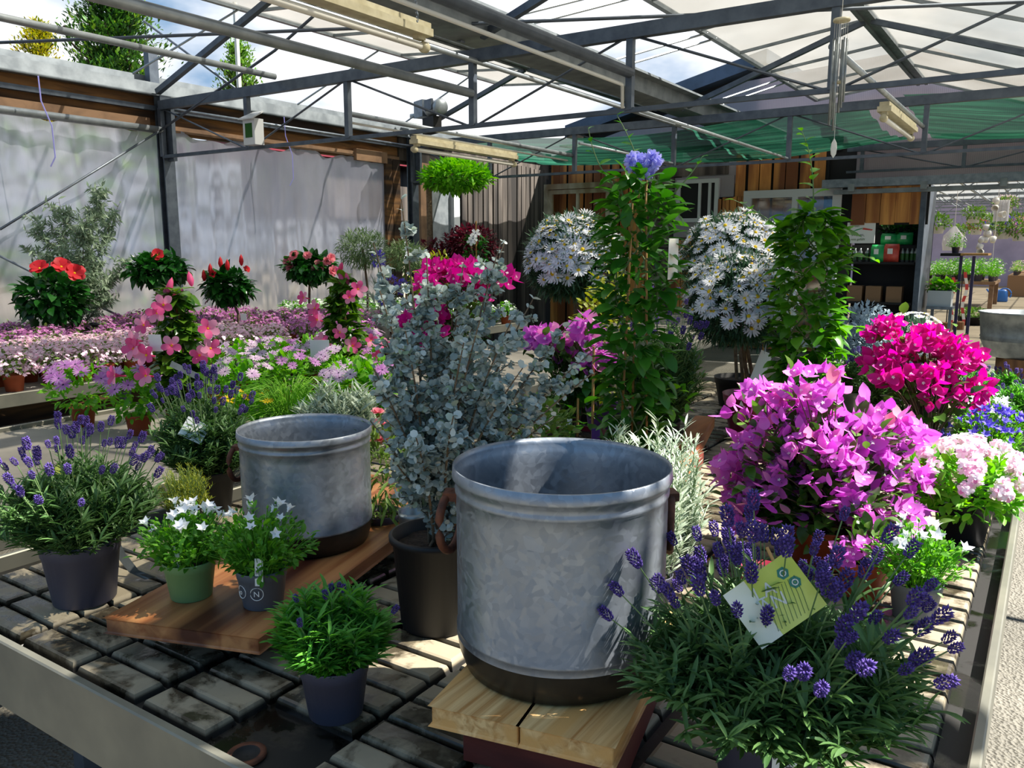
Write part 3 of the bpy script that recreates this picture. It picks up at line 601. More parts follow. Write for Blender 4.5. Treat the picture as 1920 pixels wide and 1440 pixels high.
# struts that hold the vents
vs=[((-3.4,3.08),(-3.02,3.58)),((-7.3,3.1),(-6.88,3.84))]
for i,y in enumerate((6.3,6.55,8.0,8.25,10.6,10.85)):
    b=MB(); b.rod((-3.72,y-1.3,3.1),(-3.03,y,3.59),.011,6); tag(b.obj('vent_strut',M['pipe']),'thin push rod holding the open vent of the right span','vent rod','push rods of the right vent')
for i,y in enumerate((3.4,5.6,7.6,9.4)):
    b=MB(); b.rod((-7.35,y-.9,3.14),(-6.88,y,3.85),.011,6); tag(b.obj('vent_strut',M['pipe']),'thin push rod holding the open vent of the left span','vent rod','push rods of the left vent')
# heating pipes etc.
def pipe(pts,r,lab,mat='pipe',n=12,name='overhead_pipe',cat='pipe'):
    b=MB(); b.tubes([pts],r,n,cap=True); return tag(b.obj(name,M[mat],None,True),lab,cat)
pipe([(-3.65,-1,2.645),(-3.65,4.98,2.645)],.032,'thick galvanised pipe ending at the middle upright of the near girder')
pipe([(-5.75,-1,2.99),(-5.75,5.0,2.99)],.026,'galvanised pipe running to the top of the near girder, second from the wall')
pipe([(-3.6,-1,2.86),(-3.6,12.4,2.86)],.02,'slim galvanised pipe just under the middle gutter')
pipe([(-2.4,-1,2.65),(-2.4,5.0,2.65)],.034,'dark steel pipe ending at the upright right of the middle gutter','steeld')
pipe([(-2.43,2.6,2.58),(-2.43,4.95,2.575),(-2.43,4.96,2.43)],.012,'white cable conduit strapped under the dark pipe','white',8,'cable_conduit','conduit')
pipe([(XW+.1,-1,2.67),(XW+.1,5.0,2.67)],.034,'bright galvanised pipe along the top of the left film sheet')
pipe([(-4.93,5.05,2.62),(-4.93,8.75,2.62)],.022,'pale pipe from girder to girder above the long lamp','pipe')
pipe([(-4.97,5.05,2.56),(-4.97,8.7,2.56)],.01,'white cable conduit under the pale pipe beside the long lamp','white',8,'cable_conduit','conduit')
pipe([(-1.17,5.02,2.66),(-1.17,8.75,2.66)],.02,'sunlit pipe between girders beside the wind chime','pipe')
pipe([(-2.4,5.02,2.44),(-2.4,8.75,2.44)],.012,'thin rod linking the lower chords right of the middle gutter','pipe')
pipe([(-3.65,6.6,2.46),(-3.65,8.75,2.46)],.012,'thin rod linking the lower chords below the middle gutter','pipe')
pipe([(XW+.12,5.12,2.88),(XW+.12,8.8,2.88)],.016,'thin steel rail along the top of the far film sheet','steel',8)
pipe([(-6.9,3.2,3.06),(-3.6,4.75,3.06),(-.2,6.35,3.06)],.012,'long thin wind brace crossing under the whole roof','steeld',6,'wind_brace','brace')
a0=at(0,430,x=XW+.12); a1=at(300,245,x=XW+.12); pipe([tuple(a0),tuple(a1)],.011,'sloping brace rod across the film wall up to the near post','steel',8,'wind_brace','brace')
a0=at(0,480,x=XW+.12); a1=at(262,612,x=XW+.12); pipe([tuple(a0),tuple(a1)],.011,'brace rod running down behind the hibiscus to the wall foot','steel',8,'wind_brace','brace')
a1=at(300,245,x=XW+.12); a2=at(515,95,y=5.0); a3=at(606,14,y=4.9); pipe([tuple(a1),tuple(a2),tuple(a3)],.012,'brace rod from the near post up towards the left vent','steeld',8,'wind_brace','brace')
a0=at(270,40,y=6); a1=at(440,165,x=XW); pipe([tuple(a0),tuple(a1)],.014,'push rod resting on the left gutter near the conifer tops','steeld',8,'vent_strut','vent rod')
a0=at(283,140,x=XW-.1); b=MB(); b.box((a0.x-.04,a0.y-.04,3.05),(a0.x+.04,a0.y+.06,a0.z+.25)); tag(b.obj('steel_stub',M['steeld']),'short steel stub post standing on the left gutter','post')
a0=at(443,60,x=XW-.1); b=MB(); b.rod((a0.x,a0.y,3.1),(a0.x,a0.y,a0.z+.3),.025,8); tag(b.obj('pale_pole',M['white']),'slim pale pole rising behind the left gutter before a green conifer','pole')
# cable ties (clips) on pipes
# chimes
def wind_chime():
    p=Vector((-1.08,4.82,0)); t=thing('wind_chime',(p.x,p.y,2.55),'aluminium wind chime hanging from the near girder by a wooden disc','wind chime')
    b=MB(); b.lathe([(.001,.185),(.042,.185),(.045,.19),(.042,.20),(.001,.20)],20); b.obj('top_disc',M['cream'],t,True)
    for i in range(6):
        a=i*PI/3+.4; L=(.36,.42,.46,.50,.54,.4)[i]; b=MB(); b.rod((math.cos(a)*.033,math.sin(a)*.033,.08-L*.85),(math.cos(a)*.033,math.sin(a)*.033,.1),.0065,8); b.obj('chime_tube',M['silver'],t,True)
        b=MB(); b.rod((math.cos(a)*.033,math.sin(a)*.033,.1),(math.cos(a)*.033,math.sin(a)*.033,.19),.0008,4); b.obj('cord',M['white'],t)
    b=MB(); b.lathe([(.001,-.13),(.02,-.13),(.02,-.118),(.001,-.118)],14); b.obj('striker',M['cream'],t,True)
    b=MB(); b.rod((0,0,-.42),(0,0,.19),.001,4); b.rod((0,0,.2),(0,0,.33),.0015,4); b.obj('cord',M['white'],t)
    b=MB(); b.lathe([(.001,-.52),(.014,-.50),(.017,-.47),(.013,-.44),(.001,-.415)],12,sy=.25); b.obj('wind_sail',M['white'],t,True)
wind_chime()
# fluorescent lamps
def lamp(p,q,lab,w=.1,h=.07,grp='fluorescent lamps'):
    p=np.array(p,float);q=np.array(q,float); L=np.linalg.norm(q-p); t=thing('fluorescent_lamp',tuple(p),lab,'lamp',grp); d=(q-p)/L; t.rotation_euler=(math.asin(d[2]),0,math.atan2(-d[0],d[1]))
    b=MB(); b.box((-w*.5,0,0),(w*.5,L,h*.55)); b.box((-w*.35,0,h*.55),(w*.35,L,h)); b.box((-w*.2,.02,-h*.3),(w*.2,.07,0)); b.box((-w*.2,L-.09,-h*.3),(w*.2,L-.03,0)); b.obj('housing',M['cream'],t)
    b=MB(); b.rod((0,.0,-h*.72),(0,L-.02,-h*.72),.019,14); b.obj('tube',M['tubelamp'],t,True)
    b=MB(); b.lathe([(.001,-.02),(.022,-.02),(.03,0),(.028,.03),(.001,.03)],14); c=b.mesh('end_cap',M['cream'])
    for yy in (0,L-.03): child('end_cap',c,t,Matrix.Translation((0,yy,-h*.72))@Matrix.Rotation(-PI/2,4,'X'))
    return t
lamp((-2.95,1.9,2.66),(-2.95,3.62,2.66),'yellowed fluorescent lamp hung on a chain at the top of the view')
a0=at(775,240,x=-4.95); a1=at(965,288,x=-4.95); lamp((-4.95,a0.y,2.47),(-4.95,a1.y,2.47),'white fluorescent lamp under the pale pipe over the far film sheet')
a0=at(1655,205,x=-1.25);lamp((-1.2,6.9,2.56),(-1.2,8.3,2.56),'fluorescent lamp below the sunlit pipe right of the wind chime')
t=thing('hanging_chain',(-2.9,3.42,2.6),'short steel chain hanging loose in front of the nearest lamp','chain')
b=MB()
for i in range(9):
    a=np.linspace(0,2*PI,13); r=.011
    P=np.stack([np.cos(a)*r*.55,0*a,np.sin(a)*r*1.2],-1) if i%2 else np.stack([0*a,np.cos(a)*r*.55,np.sin(a)*r*1.2],-1)
    P=P+np.array([.052+.004*math.sin(i),0,.26-i*.0205]); b.tubes([P],.0028,5)
b.obj('links',M['steel'],t,True)
# vent motor
a0=at(806,206,y=8.6); t=thing('vent_motor',(a0.x,a0.y,a0.z),'grey electric vent motor with gearbox mounted over the far post','motor',rz=-.4)
b=MB(); b.lathe([(.001,0),(.085,0),(.1,.02),(.1,.05),(.085,.06),(.085,.24),(.1,.25),(.1,.3),(.08,.33),(.001,.33)],24); o=b.obj('motor_body',M['pipe'],t,True); o.rotation_euler=(0,PI/2,0)
b=MB(); b.box((-.28,-.09,-.08),(-.04,.09,.13)); b.obj('gearbox',M['steel'],t)
b=MB(); b.box((.05,-.11,-.03),(.24,-.08,.1)); b.obj('cooling_panel',M['steeld'],t)
b=MB(); b.box((-.1,-.06,-.3),(.2,.06,-.1)); b.obj('bracket',M['dark'],t)
b=MB(); b.lathe([(.001,-.02),(.09,-.02),(.09,.02),(.001,.02)],18,o=(-.38,0,-.03)); b.obj('drive_wheel',M['pipe'],t,True)
# bird house on the girder
a0=at(488,262,y=5); t=thing('bird_house',(a0.x,4.93,2.43),'small white bird house with a dark green front on the near girder','bird house')
b=MB(); b.box((-.075,-.05,0),(.075,.05,.22)); b.obj('box',M['pvc'],t); b=MB(); slab(b,[(-.1,-.08,.21),(.1,-.08,.21),(.07,.06,.28),(-.07,.06,.28)],(0,0,.012)); b.obj('roof',M['pvc'],t)
b=MB(); b.box((-.045,-.053,.06),(.045,-.049,.18)); b.obj('front_opening',M['hib_l'],t)
# twine hanging
for i,(px,py,q) in enumerate(((75,180,88),(1600/3,235,82))):
    a0=at(px,py,x=XW+.3); b=MB(); b.tubes([[(a0.x,a0.y,2.95),(a0.x+.01,a0.y,2.75),(a0.x+.05,a0.y+.05,2.55),(a0.x+.04,a0.y+.06,2.3),(a0.x+.01,a0.y+.03,2.22)]],.006,4); tag(b.obj('twine',M['plum']),('pale purple twine dangling over the left film sheet','thin twine dangling over the far film sheet')[i],'twine')
# shade cloths
def shade(x0,x1,y0,y1,z,lab,sag):
    b=MB(); nx,ny=50,30; V=[]
    for i in range(nx+1):
        for j in range(ny+1):
            u=i/nx;v=j/ny; V.append((x0+(x1-x0)*u,y0+(y1-y0)*v,z-sag*math.sin(PI*v)-.12*math.sin(PI*u)+.02*math.sin(v*34)+.02*math.sin(u*9+v*6)))
    Fc=np.array([(i*(ny+1)+j,(i+1)*(ny+1)+j,(i+1)*(ny+1)+j+1,i*(ny+1)+j+1) for i in range(nx) for j in range(ny)]); b.add(V,Fc); tag(b.obj('shade_cloth',M['cloth'],None,True),lab,'shade net')
shade(-6.9,-1.75,8.95,12.3,2.96,'sagging green shade net under the roof before the orange boards',.12)
shade(-1.4,2.0,8.95,12.3,3.0,'green shade net at the right, over the hall opening',.15)
un=(math.cos(math.radians(30)),.5); nn_=(-.5,math.cos(math.radians(30)))  # unseen overhead rolls and thin bar, added to shade the tub and leave streaks
for sc_,rr_,nm_,lb_ in ((1.205,.110,'sun_blocker_roll','added thick overhead roll shading the large tub, nearest the camera'),(1.355,.011,'overhead_pipe','added thin overhead bar splitting the sun streaks on the large tub'),(1.505,.108,'sun_blocker_roll','added thick overhead roll shading the large tub, farther from the camera')):
    b=MB(); b.tubes([[(sc_*nn_[0]+t_*un[0],sc_*nn_[1]+t_*un[1],2.9) for t_ in (.85,1.5,2.3)]],rr_,16,cap=True); tag(b.obj(nm_,M['blocker' if rr_>.05 else 'pipe'],None,True),lb_,'shade net' if rr_>.05 else 'pipe')
# trees beyond the wall
def conifer(px,top,bot,w,d,mat,lab,n,ls):
    zt=zat(d,top); zb=zat(d,bot); p=onray(px,d,(zt+zb)/2); R=w*d/1551/2; t=thing('conifer_tree',(p.x,p.y,0),lab,'tree','trees beyond the film wall')
    b=MB(); b.rod((0,0,0),(0,0,zt-.4),.14,8); b.obj('trunk',M['darkbark'],t)
    nb=90; z=rng.uniform(zb-1.5,zt,nb); f=np.clip((zt-z)/(zt-zb),0.05,1.1); a=rng.uniform(0,2*PI,nb); r=R*np.minimum(1,f**.6*1.15)*rng.uniform(.55,1.1,nb)
    tips=np.stack([np.cos(a)*r,np.sin(a)*r,z+r*.35],-1); base=np.stack([0*a,0*a,z-r*.2],-1); P=bez(base,(base+tips)/2-[0,0,.1],tips,5); b=MB(); b.tubes(P,.02,4); b.obj('branches',M['darkbark'],t)
    m=MB(); k=rng.integers(0,nb,n); tt=rng.uniform(.25,1,(n,1)); p_=base[k]+(tips[k]-base[k])*tt+rng.normal(0,.10*R/1.1+.04,(n,3)); m.inst(T_LOBED,p_,frames(nrm(tips[k]-base[k])+rng.normal(0,.6,(n,3))+np.array([0,0,.6])),ls*.6*rng.uniform(.6,1.3,n)); m.obj('foliage',M[mat],t,True)
conifer(212,-5,150,175,17,'con1','tall dark green conifer behind the left gutter',20000,.17)
conifer(70,50,130,85,22,'con2','small golden conifer left of the tall dark conifer',6000,.16)
conifer(447,88,190,80,19,'con3','fresh green conifer behind the pale pole',7000,.15)
# things seen blurred through the film
for i,(y,z,mat) in enumerate(((4.2,.9,'terra'),(5.9,1.0,'terra'),(6.4,.9,'dark'),(7.0,1.6,'yellow'),(7.6,.9,'terra'),(3.0,1.1,'con3'),(8.2,1.1,'dark'))):
    b=MB(); b.lathe([(.001,-.25),(.25,-.25),(.32,.1),(.2,.3),(.001,.35)],12); o=b.obj('outdoor_tub',M[mat],None,True); o.location=(XW-1.0,y+.3,z); o.location.z=.25; tag(o,('terracotta tub','terracotta tub','dark tub','yellow tub','terracotta tub','green tub','dark tub')[i]+' blurred behind the plastic film','tub','tubs standing outside behind the film')
b=MB(); 
for k in range(3): b.box((-13,-6,k*.9),(-12.6,20,k*.9+.86))
m=MB(); n=9000; P=np.stack([rng.uniform(-12.2,-11,n),rng.uniform(-6,16,n),rng.uniform(0,3.2,n)**1.0],-1); m.inst(T_LOBED,P,frames(rng.normal(0,1,(n,3))),.22); tag(m.obj('hedge_foliage',M['con1']),'dark hedge blurred behind the plastic film','hedge',kind='stuff')
# ================================================================= BENCHES
def bench(name,x0,x1,y0,y1,lab,pads=False,drain=None,cat='bench'):
    t=thing('display_bench',(0,0,0),lab,cat)
    b=MB(); rz=.02; rb=.13 if pads else .055
    b.box((x0,y0,T-(.075 if pads else .04)),(x1,y1,T-(.02 if pads else .0))); 
    if pads:
        px_,py_=.205,.0685; nx=int((x1-x0-.05)/px_); ox=x0+ (x1-x0-nx*px_)/2
        ys=[]; y=y0+.03
        while y+py_<y1: ys.append(y); y+=py_; 
        for i in range(nx):
            gx=.010+(.012 if i%4==0 else 0)
            for j,y in enumerate(ys):
                if drain and drain(ox+i*px_+.1,y+.03): continue
                a0=ox+i*px_+gx; a1=ox+(i+1)*px_-.009; b0=y+.006; b1=y+py_-.006-(.012 if j%20==19 else 0); h=T+random.uniform(-.001,.001); c=.007
                V=[]
                for (e,z) in ((-.004,T-.02),(0,h-c),(c*.4,h-c*.3),(c*1.3,h)):
                    for (X,Y) in ((a0+e,b0+e*.8),(a1-e,b0+e*.8),(a1-e,b1-e*.8),(a0+e,b1-e*.8)): V.append((X,Y,z))
                Fc=[]
                for k in range(3):
                    for q in range(4): Fc.append((k*4+q,k*4+(q+1)%4,k*4+4+(q+1)%4,k*4+4+q))
                Fc.append((12,13,14,15)); b.add(V,np.array(Fc))
    b.obj('tray',M['tray'] if pads else M['traygrey'],t)
    b=MB(); h=.065; w=.018
    for (p,q) in (((x0-w,y0-w,T-rb),(x1+w,y0,T+rz)),((x0-w,y1,T-rb),(x1+w,y1+w,T+rz)),((x0-w,y0,T-rb),(x0,y1,T+rz)),((x1,y0,T-rb),(x1+w,y1,T+rz))): b.box(p,q)
    o=b.obj('rim',M['rim'],t); md=o.modifiers.new('b','BEVEL'); md.width=.003
    for x in np.linspace(x0+.15,x1-.15,2):
        for y in np.linspace(y0+.3,y1-.3,max(2,int((y1-y0)/1.6))):
            b=MB(); b.beam((x,y,0),(x,y,T-.09),.05,.05,up=(0,1,0)); b.obj('leg',M['steeld'],t)
    return t
tg=NT('dry_tray'); v=tg.coord(); M['traygrey']=tg.fin(tg.prin(tg.ramp(tg.noise(3,5,v),[(.35,'#736e65'),(.65,'#948e82')]),.7))
bench1=bench('b',-2.18,-.045,.725,4.75,'long front display bench with a grooved wet grey tray',True,lambda x,y: abs(x+1.02)<.1 and y<.86)
b=MB(); b.lathe([(.032,T-.018),(.032,T-.013),(.022,T-.013),(.019,T-.018),(.001,T-.019)],24,o=tuple(at(462,1414,z=T-.015).xy)+(0,),mats=[0,0,1,1]); b.obj('drain_ring',[M['rust'],M['dark']],bench1,True)
bench(0,-3.78,-2.45,.2,9.2,'second display bench, behind the left lavender')
bench(0,-7.15,-4.66,.5,7.3,'wide far bench along the film wall full of bedding plants')
# boards and the crate on the front bench
def plank(name,c,L,W,th,rz,z,mat,lab,cat='board',tilt=0,split=None):
    b=MB(); 
    if split: b.box((-W/2,-L/2,0),(-W/2+split-.0015,L/2,th)); b.box((-W/2+split+.0015,-L/2,.001),(W/2,L/2,th-.001))
    else: b.box((-W/2,-L/2,0),(W/2,L/2,th))
    o=b.obj(name,M[mat]); o.location=(c[0],c[1],z); o.rotation_euler=(tilt,0,rz); md=o.modifiers.new('b','BEVEL'); md.width=.003; md.segments=2; return tag(o,lab,cat)
def quadboard(name,pts,z,th,mat,lab):
    u=(pts[3]-pts[0]).normalized(); rr=math.atan2(-u.x,u.y); c_,s_=math.cos(-rr),math.sin(-rr); o_=pts[0]
    b=MB(); slab(b,[((p.x-o_.x)*c_-(p.y-o_.y)*s_,(p.x-o_.x)*s_+(p.y-o_.y)*c_,-th) for p in pts],(0,0,th)); o=b.obj(name,M[mat]); o.location=(o_.x,o_.y,z); o.rotation_euler.z=rr; md=o.modifiers.new('b','BEVEL'); md.width=.004; md.segments=2; return tag(o,lab,'board')
ZB=.83; A=at(197,1158,z=ZB); B=at(484,1196,z=ZB); C=at(742,1005,z=ZB); dd=(C-B).normalized(); C2=B+dd*1.05; D2=A+dd*1.08
quadboard('wooden_board',[A,B,C2,D2],ZB,.032,'board','reddish wet wooden board under the smaller tub and the bellflower pots')
mid1=B+dd*.35+(A-B)*.5; mid2=B+dd*.85+(A-B)*.5
for m_,l in ((mid1,'dark wooden batten under the front of the reddish board'),(mid2,'dark wooden batten under the rear of the reddish board')):
    b=MB(); b.box((-.13,-.03,0),(.13,.03,ZB-.032-T)); o=b.obj('batten',M['redpaint']); o.location=(m_.x,m_.y,T); o.rotation_euler.z=math.atan2(-dd.x,dd.y); tag(o,l,'batten','battens under the reddish board')
ZP=.86; a0=at(808,1322,z=ZP); a1=at(1150,1400,z=ZP); a2=at(1168,1318,z=ZP); a3=at(868,1240,z=ZP)
e=(a1-a0); fd=Vector((-e.y,e.x,0)).normalized(); 
b0=a0+fd*.46+e*.05; b1=a1+fd*.46+e*.05
def two_plank():
    t=thing('plank',(0,0,0),'sawn pine plank, split down the middle, under the large tub','plank')
    for (u,v) in ((0,.495),(.505,1)):
        b=MB(); slab(b,[tuple(a0+e*u),tuple(a0+e*v),tuple(b0+e*v),tuple(b0+e*u)],(0,0,-.034)); o=b.obj('half',M['plank'],t); md=o.modifiers.new('b','BEVEL'); md.width=.004; md.segments=2
two_plank()
cen=(a0+a1)/2+fd*.24+e*.06; b=MB(); b.box((-.125,-.2,0),(.125,.2,ZP-.034-T-.001)); o=b.obj('crate',M['redpaint']); o.location=(cen.x,cen.y,T+.001); o.rotation_euler.z=math.atan2(-fd.x,fd.y); tag(o,'dark red-brown painted wooden box under the pine plank','crate')
# long varnished beam on its bearer right of the tub
p0=at(1225,1090,z=T+.05); p1=at(1338,815,z=T+.05)
t=thing('wooden_beam',(0,0,0),'long varnished orange-brown beam lying right of the large tub','beam')
b=MB(); b.beam((-.80,1.72,T+.075),(-1.18,3.25,T+.075),.085,.05); o=b.obj('beam_top',M['beam'],t); md=o.modifiers.new('b','BEVEL'); md.width=.006
b=MB(); b.beam((-.81,1.78,T+.025),(-.86,1.99,T+.025),.09,.048); b.beam((-1.02,2.62,T+.025),(-1.08,2.85,T+.025),.09,.048); b.obj('bearer',M['redpaint'],t)
# ================================================================= TUBS
def tub(c,z0,r,h,lab,hang):
    t=thing('zinc_tub',(c[0],c[1],z0),lab,'tub','galvanised tubs with iron ring handles'); th=.004
    pr=[(.001,.012),(r*.80,.012),(r*.83,.0),(r*.90,.004),(r*.95,.03),(r*.972,.055)]
    b=MB(); b.lathe(pr,96); b.obj('base_band',M['tubdark'],t,True)
    pr=[(r*.972,.055),(r*.965,h*.185),(r*.972,h*.195),(r*.972,h*.205),(r*.962,h*.215),(r*.965,h*.80),(r*.962,h*.865),(r*.975,h*.875),(r*.978,h*.89),(r*.968,h*.90),(r*.97,h*.925),(r*1.0,h*.945),(r*1.004,h*.955),(r*1.0,h*.965),(r*.995,h),(r*.985,h+.001),(r*.982,h*.97),(r*.965,h*.94),(r*.955,h*.92),(r*.95,h*.88),(r*.945,h*.86),(r*.945,.06),(r*.9,.02),(.001,.018)]
    b=MB(); b.lathe(pr,128); b.obj('body',M['tub'],t,True)
    for s in hang:
        H=MB(); a=np.linspace(-PI*.5,PI*1.5,25); rw,rh=h*.07,h*.2
        P=np.stack([np.cos(a)*rw*0+.012+.012*np.cos(a),np.cos(a)*h*.105,h*.68+np.sin(a)*rh*.72],-1)
        H.tubes([P],.0075 if r>.17 else .0065,8); o=H.obj('ring_handle',M['rust'],t,True); o.location=(math.cos(s)*r*.975,math.sin(s)*r*.975,0); o.rotation_euler.z=s
        H=MB(); H.box((-.004,-h*.05,h*.80),(.022,h*.05,h*.84)); o=H.obj('handle_lug',M['rust'],t); o.location=(math.cos(s)*r*.97,math.sin(s)*r*.97,0); o.rotation_euler.z=s
    return t
az=YAW
tub((-.65,1.13),ZP,.18,.34,'large galvanised tub standing on the pine plank',(az+.12,az+PI-.12))
tub((-1.497,1.345),ZB,.161,.287,'smaller galvanised tub with leaf shadows on the reddish board',(az+PI+.0,))
# oval bath on a split log at the far end of bench
c=onray(1925,5.1,0); t=thing('oval_zinc_bath',(c.x,c.y,.86),'oval galvanised bath with lip on a wooden stump beyond the bench','bath')
b=MB(); R=.36; H=.285; b.lathe([(.001,0),(R*.82,0),(R*.84,.01),(R*.95,H*.35),(R*.965,H*.37),(R*.955,H*.4),(R*.97,H*.44),(R*.96,H*.47),(R,H*.95),(R*1.03,H*.97),(R*1.02,H),(R*.985,H*.99),(R*.82,.02),(.001,.02)],64,sy=.7); o=b.obj('body',M['silver'],t,True); 
b=MB(); a=np.linspace(0,PI,13); b.tubes([np.stack([-.05+.1*a/PI,0*a-R*.7-.01,H*.8-np.sin(a)*.06],-1)],.006,6); b.obj('handle',M['steel'],t,True)
b=MB(); b.lathe([(.001,0),(.25,0),(.24,.3),(.245,.859),(.001,.859)],18); o=b.obj('log_stump',M['log'],None,True); o.location=(c.x,c.y,0); tag(o,'tall split log stump carrying the oval bath','stump')
# ================================================================= PLANTS ON THE FRONT BENCH
def potted(name,p,r,h,potmat,lab,cat,group=None,style='std',rz=None):
    t=thing(name,(p[0],p[1],p[2]),lab,cat,group,rz=0); add_pot(t,r,h,potmat,style); return t
def frontpot(px,py,z,r): q=at(px,py,z=z); return (q.x+hx*r*.95,q.y+hy*r*.95,z)
LG='lavender plants in pots'
# lavender, left front
p=frontpot(132,1146,T,.068); t=potted('lavender_plant',p,.087,.15,'gpot','big flowering lavender in a dark mauve pot at the left bench edge','lavender',LG)
lavender(t,.12,.085,.20,.30,330,58,fl=(.72,1.02),sl=.026)
def care_card(root,x,y,z,w,h,rz,tilt,roll,cols,lab=None,txt=None):
    c=bpy.data.objects.new('care_card',None); COL.objects.link(c); c.parent=root; c.location=(x,y,z); c.rotation_euler=(tilt,roll,rz); 
    if lab: c['label']=lab
    return c
M['card']=plain('lime_card','#c6d24a',.5,0,'#dfe57a',9); M['cardw']=plain('cream_card','#e4e6c8',.5,0,'#f2f2e4',9)
o=price_label(t,-.055,-.02,.235,.075,.075,'card',az,-.35,None,'care_card'); o.rotation_euler=(-.35,.5,az)
# big lavender, right front
p=(-.262,1.12,T); q=at(1478,1400,z=.885); p=(q.x+hx*.08,q.y+hy*.08,T); t=potted('lavender_plant',p,.085,.145,'gpot','largest flowering lavender with a lime care card at the near right','lavender',LG)
lavender(t,.12,.085,.235,.315,430,92,fl=(.62,1.02),sl=.029,ll=.042,low=.40,bias=(.02,-.02))
# its care card, with lettering
K=bpy.data.objects.new('care_card',M and None); COL.objects.link(K); K.parent=t; K['label']='lime and white care card with white letters and two green hexagons'
loc=at(1452,1125,y=p[1]-.065) ; K.location=(loc.x-p[0],loc.y-p[1],loc.z-p[2]); K.rotation_euler=(PI/2-.35,math.radians(-36),az+.05)
b=MB(); b.box((-.052,-.042,-.0006),(.052,.042,.0006)); b.obj('card_face',M['card'],K)
b=MB(); b.box((-.052,-.042,.0007),(-.018,.042,.0009)); b.obj('card_pale_end',M['cardw'],K)
def rotz(o,a): o.rotation_euler=(0,0,a); return o
for s,x,y in (('LA',-.014,.016),('AN',-.014,-.002)): lettering(s,K,(x+.01,y,.0012),(0,0,math.radians(-10)),.026,'white')
b=MB(); 
for i in range(9): b.tubes([[( -.02+i*.006,-.035,.0013),(-.012+i*.006,-.01,.0013),(.0+i*.005,.012,.0013)]],.0005,3)
b.obj('printed_sprigs',M['stem'],K)
for x,y in ((.03,.022),(.036,.004)):
    b=MB(); b.lathe([(.001,.0013),(.0085,.0013)],6,o=(x,y,0)); b.obj('hexagon_badge',M['teal'],K)
    b=MB(); b.lathe([(.003,.0016),(.0045,.0016)],12,o=(x,y,0)); b.obj('badge_mark',M['white'],K)
b=MB(); b.tubes([[(.03,.042,0),(.034,.06,-.004)],],.0022,6); b.obj('card_stick',M['stake'],K)
# stickers on its pot
nv=np.array([-hx,-hy]); 
def sticker(root,ang,r,z,w,h,lab,txt,sz,rot=0):
    b=MB(); n=8; V=[];
    for i in range(n+1):
        a=ang+(i/n-.5)*w/r
        for zz in (z-h/2,z+h/2): V.append((math.cos(a)*(r+.0012),math.sin(a)*(r+.0012),zz))
    b.add(V,np.array([(2*i,2*i+2,2*i+3,2*i+1) for i in range(n)])); o=b.obj('sticker',M['paper'],root,True)
    for i,s in enumerate(txt):
        l=lettering(s,root,(math.cos(ang)*(r+.002),math.sin(ang)*(r+.002),z+h*.1-i*sz*1.1),(PI/2,rot,ang+PI/2),sz)
        if rot: l.location=(math.cos(ang+.1*(i-.5))*(r+.003),math.sin(ang+.1*(i-.5))*(r+.003),z)
fa=math.atan2(-hy,-hx)
sticker(t,fa-.05,.083,.095,.034,.085,None,['gemüsbund','Ldoorsky'],.013,PI/2)
# small lavender in front
p=frontpot(620,1362,T,.046); t=potted('lavender_plant',p,.061,.10,'gpot','small young lavender with few buds in a slate pot at the bench front','lavender',LG)
lavender(t,.085,.055,.108,.135,210,8,'lav_l2',ll=.036,sl=.016,fl=(.95,1.1),low=.95)
# lavender left of small tub
p=onray(395,2.42,T); t=potted('lavender_plant',p,.08,.13,'black','tall flowering lavender with a white tag left of the smaller tub','lavender',LG)
lavender(t,.11,.08,.19,.345,330,62,fl=(.75,1.02),sl=.026)
o=price_label(t,.06,-.10,.25,.07,.06,'paper',az+.1,-.5,None,'plant_tag'); o.rotation_euler=(-.5,.45,az)
# golden heather
p=onray(350,2.2,T); t=potted('heather_plant',p,.05,.085,'black','golden yellow-green heather behind the bellflowers','heather')
lavender(t,.07,.05,.09,.13,260,0,'heath',ll=.012,T=T_NEEDLE,low=.95)
# bellflowers
def bellflower(root,z0,r,R,H,nl,nf,fm=STAR,lm='camp_l',fs=.03,buds=True,T_=None,ls=.02):
    n=160; a=rng.uniform(0,2*PI,n); q=np.sqrt(rng.uniform(0,1,n)); base=np.stack([np.cos(a)*q*r,np.sin(a)*q*r,np.full(n,z0)],-1); ht=H*(1-.55*q**2)*rng.uniform(.7,1.05,n); end=np.stack([np.cos(a)*q*R,np.sin(a)*q*R,z0+ht],-1)
    mid=base*.6+end*.4; mid[:,2]=z0+ht*.75; P=bez(base,mid,end,5); s=MB(); s.tubes(P,.0008,3); s.obj('stems',M[lm],root)
    m=MB(); k=rng.integers(0,n,nl); t=rng.uniform(.1,.95,(nl,)); p,tg=along(P[k],t[:,None]); p=p[:,0]; m.inst(T_ or T_OVAL,p+rng.normal(0,.004,p.shape),frames(nrm(p-np.array([0,0,z0]))+rng.normal(0,.6,p.shape)),ls*rng.uniform(.5,1.2,nl))
    if buds:
        kk=rng.integers(0,n,90); m.inst(T_BUD,P[kk,-1],frames(P[kk,-1]-P[kk,-2]),.012)
    m.obj('foliage',M[lm],root,True)
    o=np.argsort(-P[:,-1,2]+rng.normal(0,H*.16,n))[:nf]
    for i in o: child('bell_flower',fm[i%len(fm)],root,mat4(P[i,-1],(P[i,-1]-P[i,-2])+rng.normal(0,.006,3),fs*random.uniform(.8,1.2)))
p=frontpot(346,1131,ZB,.04); t=potted('bellflower_plant',p,.054,.082,'greenpot','white bellflower in a sage green pot on the reddish board','bellflower')
bellflower(t,.07,.045,.105,.125,900,34)
price_label(t,-.012+nv[0]*.045,nv[1]*.045,.07,.013,.05,'paper',az,-.1,'IIIII',ts=.009)
